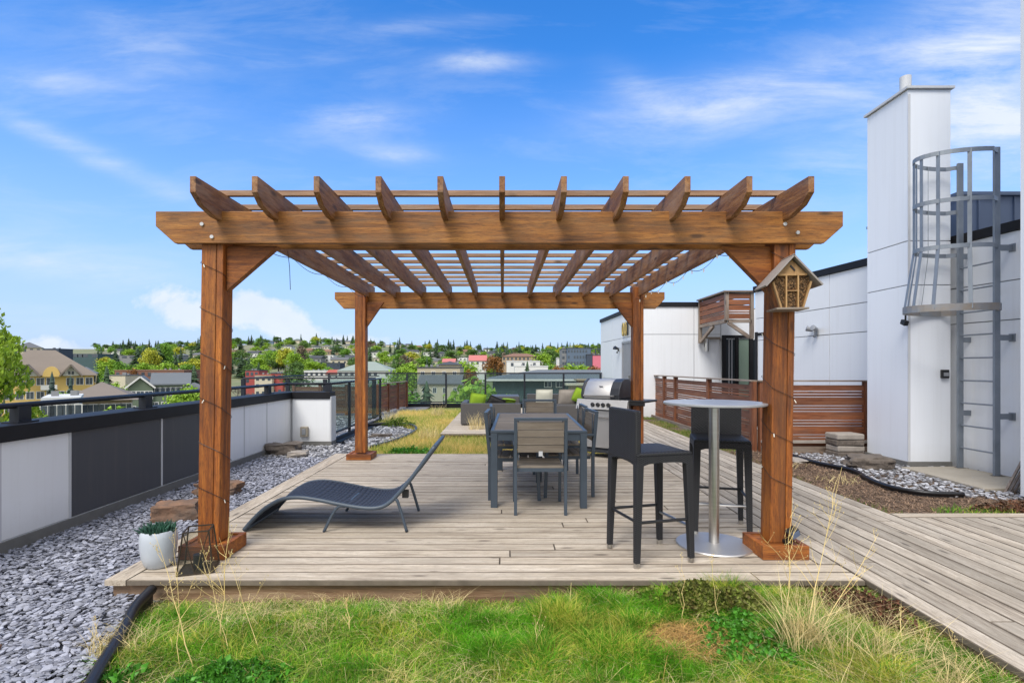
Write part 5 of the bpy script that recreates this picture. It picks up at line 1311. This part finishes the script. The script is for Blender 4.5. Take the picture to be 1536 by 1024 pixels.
# cars
def car(label,x,y,z,rz,col):
    t=thing('parked_car',label,'car',(x,y,z),rz,'cars parked below the roof terrace')
    cm=plain('car_paint_'+col[0],col[1],col[1],1,.25)
    MB().prism([(-2.1,.35),(-2.15,.8),(-1.9,.92),(1.1,.98),(2.0,.85),(2.1,.4)],-.85,.85,'y').done('body',cm,t,bevel=.08)
    MB().prism([(-1.7,.92),(-1.2,1.42),(.3,1.45),(1.0,.96)],-.74,.74,'y').done('windows',WIN,t,bevel=.06)
    for a in(-1.35,1.3):
        for b in(-.88,.72): MB().tube([(a,b,.33),(a,b+.18,.33)],.33,16).done('wheel',GRB,t)
car('small blue car parked near the sage green gabled house',X_at(205,92),92,-13.6,.1,('blue',(.08,.16,.34)))
car('silver car parked beside the blue car',X_at(222,94),94,-13.6,.1,('silver',(.4,.4,.42)))
car('dark car parked under the trees behind the rear guard',X_at(655,92),92,-13.6,0,('dark',(.03,.03,.04)))
car('white car parked under the trees behind the rear guard',X_at(640,96),96,-13.6,0,('white',(.6,.6,.6)))

# ------------------------------------------------------------------ hillside houses and trees
hv=[('white','rdark','small white house with dark roof on the far hillside'),('cream','rgrey','small cream house with grey roof on the far hillside'),('grey','rdark','small grey house with dark roof on the far hillside'),
    ('tan','rbrown','small tan house with brown roof on the far hillside'),('blue','rslate','small blue house with slate roof on the far hillside')]
rr=random.Random(11)
used=[]
def clear(px,py,w=16):
    for a,b,c in used:
        if abs(px-a)<w*.75 and abs(py-b)<6: return False
    return True
cnt=0
while cnt<105:
    d=rr.choice([rr.uniform(430,560),rr.uniform(560,760),rr.uniform(760,1000)]); px=rr.uniform(150,900)
    if 850<px and d<600: continue
    x=X_at(px,d); z=T(x,d); py=550-(z-CH)/d*800
    if not clear(px,py,14): continue
    used.append((px,py,d)); v=hv[rr.choice([0,0,0,1,1,2,3,4])]; w=rr.uniform(9,16); h=rr.uniform(4,6.5); dp=9
    t=thing('hillside_house',v[2],'house',(x,d,z-.8),rr.uniform(-.3,.3),'houses scattered over the far hillside')
    MB().box(-w/2,w/2,0,dp,0,h).done('wall',BM[v[0]],t)
    rt=rr.choice(['g','h','f','g'])
    if rt=='f': MB().box(-w/2-.4,w/2+.4,-.4,dp+.4,h+.01,h+.4).done('roof',BM[v[1]],t)
    elif rt=='h': MB()._add([],[]) if False else (lambda m:(m._add([(-w/2-.5,-.5,h),(w/2+.5,-.5,h),(w/2+.5,dp+.5,h),(-w/2-.5,dp+.5,h),(-w/2+3.5,dp/2,h+2.2),(w/2-3.5,dp/2,h+2.2)],[(0,1,5,4),(1,2,5),(2,3,4,5),(3,0,4),(0,3,2,1)]),m.done('roof',BM[v[1]],t)))(MB())
    else: MB().prism([(-.6,h),(dp/2,h+2.4),(dp+.6,h)],-w/2-.5,w/2+.5,'x').done('roof',BM[v[1]],t)
    if d<800:
        for k in range(3): xx=-w/2+(k+.5)*w/3; MB().box(xx-.8,xx+.8,-.06,-.01,h-2.6,h-1.2).done('window',WIN,t)
    cnt+=1
GT='trees scattered over the far hillside'
cnt=0
while cnt<290:
    d=rr.choice([rr.uniform(330,480),rr.uniform(480,700),rr.uniform(700,950),rr.uniform(900,1040)]); px=rr.uniform(140,900)
    x=X_at(px,d); z=T(x,d)
    con=rr.random()<(.45 if d>800 else .3)
    if con: tree('c','dark pointed spruce on the far hillside',x,d,z-.5,rr.uniform(11,19)*(1 if d<800 else 1.1),rr.uniform(1.5,2.1),0,GT,v=rr.randrange(3))
    else:
        mi=rr.choice([0,0,1,1,2,2,2,3,4]); tree('d',['bright spring green tree on the far hillside','fresh green tree on the far hillside','mid green tree on the far hillside','yellow green tree on the far hillside','brownish budding tree on the far hillside'][mi],x,d,z-.5,rr.uniform(8,14),rr.uniform(1.5,2.3),mi,GT,v=rr.randrange(4))
    cnt+=1
# middle distance trees placed singly: px, top row, distance, kind, colour, width factor, label
TR=[(78,557,100,'c',1,.9,'blue spruce before the arched dormer of the yellow house'),(106,563,98,'c',1,.9,'narrow spruce before the right gable of the yellow house'),
 (160,548,150,'c',0,1.3,'dark spruce between the yellow house and the brick terrace'),(147,562,130,'c',0,1.1,'small dark spruce right of the yellow house'),
 (175,570,120,'d',0,1.3,'pale green shrubby tree left of the sage green gable'),(92,585,95,'d',1,1.2,'green tree between the two spruces'),
 (283,573,95,'d',0,1.5,'round yellow green tree against the left pergola post'),(262,585,88,'d',0,1.3,'yellow green tree right of the sage green wing'),
 (174,606,70,'d',0,1.6,'low bright green tree just over the parapet cap'),(135,577,85,'b',0,1.2,'bare grey tree in front of the brown hipped roof'),(150,575,88,'b',0,1.2,'second bare grey tree before the brown hipped roof'),
 (238,514,330,'c',0,1.5,'tall dark spruce on the left skyline'),(215,519,330,'c',0,1.4,'dark spruce left of the yellow skyline tree'),(206,521,345,'c',0,1.7,'broad dark spruce on the left skyline'),
 (225,520,320,'d',3,1.6,'yellow tree on the left skyline'),(247,511,335,'d',1,1.3,'tall airy green tree on the left skyline'),
 (180,540,260,'d',1,1.9,'green tree clump behind the brick terrace at left'),(215,542,262,'d',0,2.2,'bright green tree clump behind the brick terrace'),(250,541,262,'d',0,2.2,'bright green tree clump right of centre behind the terrace'),(282,543,250,'d',1,2.0,'green tree clump at the right end of the brick terrace'),
 (165,537,270,'d',0,1.9,'bright green tree left above the brick terrace'),(291,547,200,'c',0,1.8,'dark spruce against the left pergola post'),
 (200,550,202,'d',5,1.0,'rust coloured bush before the brick terrace'),
 (362,532,330,'c',0,1.7,'dark spruce just right of the left pergola post'),(373,536,320,'c',0,1.6,'second dark spruce just right of the left pergola post'),(390,529,340,'d',0,2.0,'bright green tree right of the left post'),(388,543,300,'c',0,1.6,'dark spruce above the red townhouses'),
 (428,519,360,'d',3,2.0,'large yellow green tree in the hillside centre left'),(418,523,365,'d',0,2.0,'large bright green tree left of the yellow green one'),(440,526,350,'d',0,2.0,'large green tree right of the yellow green one'),
 (452,516,380,'d',4,1.3,'tall brownish bare looking tree left of the white apartments'),(445,540,280,'d',2,2.0,'dark green tree above the terrace rail'),(446,552,200,'d',2,2.2,'broad olive tree behind the terrace guard'),(355,566,180,'b',0,2,'bare brushy tree behind the handrail'),(372,575,150,'b',0,2,'second bare brushy tree behind the handrail'),(360,582,120,'b',0,2,'third bare brushy tree below the red townhouses'),(395,585,120,'b',0,2,'bare tree below the cream townhouses'),
 (416,590,100,'b',0,2,'bare tree just left of the parapet corner'),
 (606,530,300,'d',4,1.8,'brown budding tree above the pale green roof'),(600,536,280,'d',2,1.9,'dark green tree right of the rear left post'),(618,540,200,'d',0,2.0,'bright green tree left of the beige apartments'),(604,545,190,'d',0,1.8,'bright yellow green tree before the pale roof'),
 (572,566,110,'d',0,2.3,'pale green tree behind the low timber fence'),(590,572,100,'d',1,2.0,'green tree behind the glass guard'),(640,571,70,'c',0,1.3,'dark spruce in front of the beige apartments'),(622,590,80,'d',1,1.8,'low green bush by the beige apartments'),
 (712,560,52,'d',0,1.5,'large bright green tree left of the teal house'),(722,570,48,'d',1,1.2,'fresh green tree at the corner of the teal house'),(696,538,220,'d',0,1.9,'bright green tree behind the beige apartments'),(705,552,180,'d',5,1.4,'rust tinted tree right of the beige apartments'),
 (740,531,300,'d',5,1.8,'reddish tree left of the white commercial block'),(745,521,340,'c',0,1.5,'dark spruce left of the brown roofed block'),(750,519,345,'c',0,1.3,'second dark spruce left of the brown roofed block'),(761,519,350,'c',0,1.4,'third dark spruce left of the brown roofed block'),
 (791,541,180,'c',0,1.2,'spruce standing before the white commercial block'),(780,517,520,'c',0,1.5,'spruce behind the brown roofed block'),(799,517,520,'c',0,1.6,'second spruce behind the brown roofed block'),
 (815,527,330,'d',0,2.0,'bright green tree right of the brown roofed block'),(826,523,380,'d',2,1.9,'dark green tree left of the office block'),(822,543,250,'d',1,2.0,'green tree right of the white commercial block'),
 (838,546,200,'d',5,1.6,'rust coloured tree below the office block'),(856,543,210,'d',0,1.9,'bright green tree below the office block'),(872,544,200,'d',0,1.9,'second bright green tree below the office block'),(890,546,190,'d',5,1.8,'rust coloured tree below the pink building')]
for px,py,d,k,mi,wf,lab in TR:
    x=X_at(px,d); z=T(x,d)-.5; h=Z_at(py,d)-z
    if k=='d': wf*=.85
    if h>26: wf*=26/h
    tree(k,lab,x,d,z,max(h,4),wf*(1.55 if k=='c' else .8),mi)
# the tree cover between the houses, one mass per leaf colour
def woodland(label,mi,src,n,dr,hr,wr,seed,name='distant_woodland',pxr=(140,905)):
    rnd=random.Random(seed); V=[];F=[];off=0; mats=None
    data=[]
    for me in src:
        v=np.zeros(len(me.vertices)*3); me.vertices.foreach_get('co',v); v=v.reshape(-1,3)
        ls=np.zeros(len(me.loops),dtype=np.int32); me.loops.foreach_get('vertex_index',ls)
        st=np.zeros(len(me.polygons),dtype=np.int32); me.polygons.foreach_get('loop_start',st); data.append((v,ls,st))
    VV=[];LL=[];SS=[];nv=nl=0
    for k in range(n):
        v,ls,st=data[rnd.randrange(len(data))]; d=rnd.uniform(*dr); px=rnd.uniform(*pxr); x=X_at(px,d); z=T(x,d)-1; h=rnd.uniform(*hr); w=h*rnd.uniform(*wr); a=rnd.uniform(0,6.28)
        q=np.empty_like(v); q[:,0]=(v[:,0]*math.cos(a)-v[:,1]*math.sin(a))*w+x; q[:,1]=(v[:,0]*math.sin(a)+v[:,1]*math.cos(a))*w+d; q[:,2]=v[:,2]*h+z
        VV.append(q);LL.append(ls+nv);SS.append(st+nl);nv+=len(v);nl+=len(ls)
    me=bpy.data.meshes.new(name); VV=np.concatenate(VV);LL=np.concatenate(LL);SS=np.concatenate(SS)
    me.vertices.add(len(VV)); me.vertices.foreach_set('co',VV.ravel()); me.loops.add(len(LL)); me.loops.foreach_set('vertex_index',LL.astype(np.int32)); me.polygons.add(len(SS)); me.polygons.foreach_set('loop_start',SS.astype(np.int32))
    me.materials.append(src[0].materials[0]); me.update(calc_edges=True); me.validate()
    o=bpy.data.objects.new(name,me); COL.objects.link(o); tag(o,label,'woodland',None,'stuff')
woodland('bright spring green tree cover between the hillside houses',0,[r[0] for r in DECM],70,(270,760),(6,11),(1.6,2.6),1)
woodland('darker green tree cover between the hillside houses',2,[r[2] for r in DECM],60,(300,1040),(7,12),(1.6,2.6),2)
woodland('fresh green tree cover between the hillside houses',1,[r[1] for r in DECM],75,(280,1000),(6,11),(1.6,2.6),3)
woodland('dark conifer cover along the hill crest',0,[r[0] for r in CONM],95,(640,1080),(6,16),(1.6,2.4),4)
woodland('green tree cover behind the brick terrace',1,[r[1] for r in DECM],26,(225,300),(7,11),(1.7,2.4),5,pxr=(140,300))
# closer trees with finer leaves
def neartree(label,x,y,z,h,w,nl,ls,mat,seed,clumps=22,base=.1):
    rnd=random.Random(seed); m=MB(); tr=MB(); C=[]
    for k in range(clumps):
        f=rnd.uniform(base,.97); rad=w*math.sin(PI*min(.98,f*.78+.16))**.8*rnd.uniform(.2,1); a=rnd.uniform(0,2*PI)
        C.append((Vector((rad*math.cos(a),rad*math.sin(a),f*h)),rnd.uniform(.16,.3)*w*1.6))
    for k in range(nl):
        c,s=rnd.choice(C); d=Vector((rnd.gauss(0,1),rnd.gauss(0,1),rnd.gauss(0,1.2))).normalized(); p=c+d*s*rnd.random()**.4
        n=Vector((rnd.gauss(0,1),rnd.gauss(0,1),rnd.gauss(0,1))).normalized(); u=n.cross(Vector((.3,.2,1))).normalized(); v=n.cross(u); q=ls*rnd.uniform(.6,1.3)
        m.quad(p-u*q*.55,p-v*q,p+u*q*.55,p+v*q)
    tr.tube([(0,0,0),(.1,0,h*.4),(0,0,h*.95)],[h*.012,h*.008,.01],8)
    for c,s in C: tr.tube([(0,0,c.z*.75),c*.6+Vector((0,0,c.z*.3)),c],[.05,.03,.01],5,False)
    t=thing('poplar_tree',label,'tree',(x,y,z)); m.done('crown',mat,t); tr.done('trunk',plain('pale_bark',(.42,.40,.32),(.3,.28,.22),4,.8),t)
PM=plain('poplar_leaves',(.22,.36,.02),(.36,.48,.05),2,.6,island=.4,trans=.35)
neartree('tall yellow green poplar rising beyond the parapet at the left edge',-16.2,16.6,-14,18.0,2.0,26000,.085,PM,3,46,.25)
neartree('second yellow green poplar at the far left edge',-18.5,17.5,-14,16.2,1.8,9000,.085,PM,8,26,.3)
m=MB()

# ------------------------------------------------------------------ world: physical sky with wispy clouds
w=bpy.data.worlds.new('World'); scene.world=w; w.use_nodes=True; nt=w.node_tree; nt.nodes.clear()
SUN_EL,SUN_AZ=R(52),R(205)      # azimuth measured clockwise from +Y: sun behind the viewer, to the left
sky=N(nt,'ShaderNodeTexSky',sky_type='NISHITA',sun_disc=False,sun_elevation=SUN_EL,sun_rotation=SUN_AZ,altitude=1000,air_density=1.0,dust_density=.6,ozone_density=2.2)
tc=N(nt,'ShaderNodeTexCoord'); sp=N(nt,'ShaderNodeSeparateXYZ'); L(nt,tc.outputs['Generated'],sp.inputs[0])
X,Y,Z=sp.outputs
Ys=math_(nt,'MAXIMUM',Y,.05); U=math_(nt,'DIVIDE',X,Ys); V=math_(nt,'DIVIDE',Z,Ys)
hs=N(nt,'ShaderNodeHueSaturation'); hs.inputs['Saturation'].default_value=SKY_SAT; hs.inputs['Value'].default_value=SKY_VAL; hs.inputs['Hue'].default_value=SKY_HUE; L(nt,sky.outputs[0],hs.inputs['Color'])
cmb=N(nt,'ShaderNodeCombineXYZ'); L(nt,U,cmb.inputs[0]); L(nt,V,cmb.inputs[1])
def nzs(sc,scale,det,rough=.6,dist=.3,rot=0):
    mp=N(nt,'ShaderNodeMapping'); mp.inputs['Scale'].default_value=(sc[0],sc[1],1); mp.inputs['Rotation'].default_value=(0,0,rot); L(nt,cmb.outputs[0],mp.inputs[0]); return noise_(nt,mp.outputs[0],scale,det,rough,dist)
wisp=nzs((1.0,4.2),2.6,9,.62,.45,R(-10)); wisp2=nzs((1.0,3.6),6,8,.66,.3,R(14)); puff=nzs((1,1.3),8.5,8,.62,.15)
def spot(px,py,a,b,rot,amt):
    u0,v0=(px-754)/800,(550-py)/800; a/=800;b/=800
    du=math_(nt,'SUBTRACT',U,u0); dv=math_(nt,'SUBTRACT',V,v0); c,s=math.cos(rot),math.sin(rot)
    p=math_(nt,'ADD',math_(nt,'MULTIPLY',du,c/a),math_(nt,'MULTIPLY',dv,s/a)); q=math_(nt,'ADD',math_(nt,'MULTIPLY',du,-s/b),math_(nt,'MULTIPLY',dv,c/b))
    r=math_(nt,'ADD',math_(nt,'MULTIPLY',p,p),math_(nt,'MULTIPLY',q,q)); e=math_(nt,'POWER',2.718,math_(nt,'MULTIPLY',r,-1.0)); return math_(nt,'MULTIPLY',e,amt)
def addall(l):
    o=l[0]
    for x in l[1:]: o=math_(nt,'ADD',o,x)
    return o
CIR=[(722,92,75,14,0,.8),(530,178,80,22,.05,.7),(600,232,65,16,-.05,.55),(1065,160,170,38,.16,.85),(960,140,60,25,-.6,.35),(120,225,170,16,-.42,.55),(90,125,120,22,-.12,.4),(80,395,190,26,-.12,.75),(1250,240,110,32,.1,.5),
     (1480,60,120,95,.3,.95),(1480,200,130,75,.1,1.1),(1300,110,140,60,.2,.4),(620,40,90,14,.08,.25),(230,90,90,30,-.2,.18),(420,120,220,120,0,.12),(60,40,180,60,0,.22),(1180,300,160,40,.1,.2)]
mask=addall([spot(*c) for c in CIR])
wn=math_(nt,'ADD',math_(nt,'MULTIPLY',wisp,.65),math_(nt,'MULTIPLY',wisp2,.35))
wf=ramp(nt,wn,[(.36,(.08,)*3),(.64,(1,1,1))])
cir=math_(nt,'MULTIPLY',mask,wf); thin=math_(nt,'MULTIPLY',ramp(nt,wisp,[(.5,(0,0,0)),(.85,(1,1,1))]),.22)
CUM=[(245,452,52,24,0,.95),(300,475,60,20,0,.9),(375,455,42,26,-.3,1.0),(430,485,60,26,-.4,1.2),(520,508,70,14,-.05,.8),(75,515,60,16,0,.9),(150,528,70,10,0,.6),(700,528,120,7,0,.3)]
cm=addall([spot(*c) for c in CUM])
cum=ramp(nt,math_(nt,'ADD',cm,math_(nt,'MULTIPLY',math_(nt,'MULTIPLY',math_(nt,'SUBTRACT',puff,.5),2.6),math_(nt,'MINIMUM',math_(nt,'MULTIPLY',cm,3),1))),[(.42,(0,0,0)),(.85,(1,1,1))])
cl=math_(nt,'MINIMUM',math_(nt,'ADD',math_(nt,'ADD',cir,thin),math_(nt,'MULTIPLY',cum,.85)),.95)
cl=math_(nt,'MULTIPLY',cl,ramp(nt,Y,[(.05,(0,0,0)),(.25,(1,1,1))]))
# pale band near the horizon
hz_=ramp(nt,Z,[(.0,(1,1,1)),(.12,(.8,)*3),(.30,(.3,)*3),(.50,(0,0,0))])
col=mixc(nt,math_(nt,'MULTIPLY',hz_,HAZE),hs.outputs[0],HAZEC)
cc=mixc(nt,puff,CLD0,CLD1)
col=mixc(nt,cl,col,cc)
# bright unseen overcast added behind the viewer and overhead as neutral fill light
ov_fill=math_(nt,'MAXIMUM',ramp(nt,Y,[(.0,(1,1,1)),(.12,(0,0,0))]),ramp(nt,Z,[(.72,(0,0,0)),(.86,(1,1,1))]))
ov_fill=math_(nt,'MULTIPLY',ov_fill,math_(nt,'GREATER_THAN',Z,-.02))
col=mixc(nt,math_(nt,'MULTIPLY',ov_fill,math_(nt,'MULTIPLY_ADD',nzs((1,1),2,3),.4,.7)),col,OVER_FILL)
bg=N(nt,'ShaderNodeBackground'); bg.inputs[1].default_value=SKY_STR; L(nt,col,bg.inputs[0])
out=N(nt,'ShaderNodeOutputWorld'); L(nt,bg.outputs[0],out.inputs[0])
# sun
sd=bpy.data.lights.new('sun','SUN'); sd.energy=SUN_E; sd.angle=R(SUN_ANG); sd.color=(1,.96,.90)
so=bpy.data.objects.new('sun',sd); COL.objects.link(so)
dirv=Vector((math.sin(SUN_AZ)*math.cos(SUN_EL),math.cos(SUN_AZ)*math.cos(SUN_EL),math.sin(SUN_EL)))
so.rotation_euler=dirv.to_track_quat('Z','Y').to_euler(); so.location=(0,-10,30)
# camera
cd=bpy.data.cameras.new('camera'); cd.sensor_width=36; cd.lens=800/1536*36; cd.shift_x=14/1536; cd.shift_y=38/1536; cd.clip_end=6000; cd.clip_start=.05
co=bpy.data.objects.new('camera',cd); COL.objects.link(co); co.location=(0,0,CH); co.rotation_euler=(PI/2,0,0); scene.camera=co
scene.view_settings.view_transform='Standard'; scene.view_settings.look='None'; scene.view_settings.exposure=0; scene.view_settings.gamma=1
scene.render.engine='CYCLES'; cy=scene.cycles; cy.use_denoising=True; cy.max_bounces=7; cy.transparent_max_bounces=14; cy.diffuse_bounces=3; cy.glossy_bounces=3
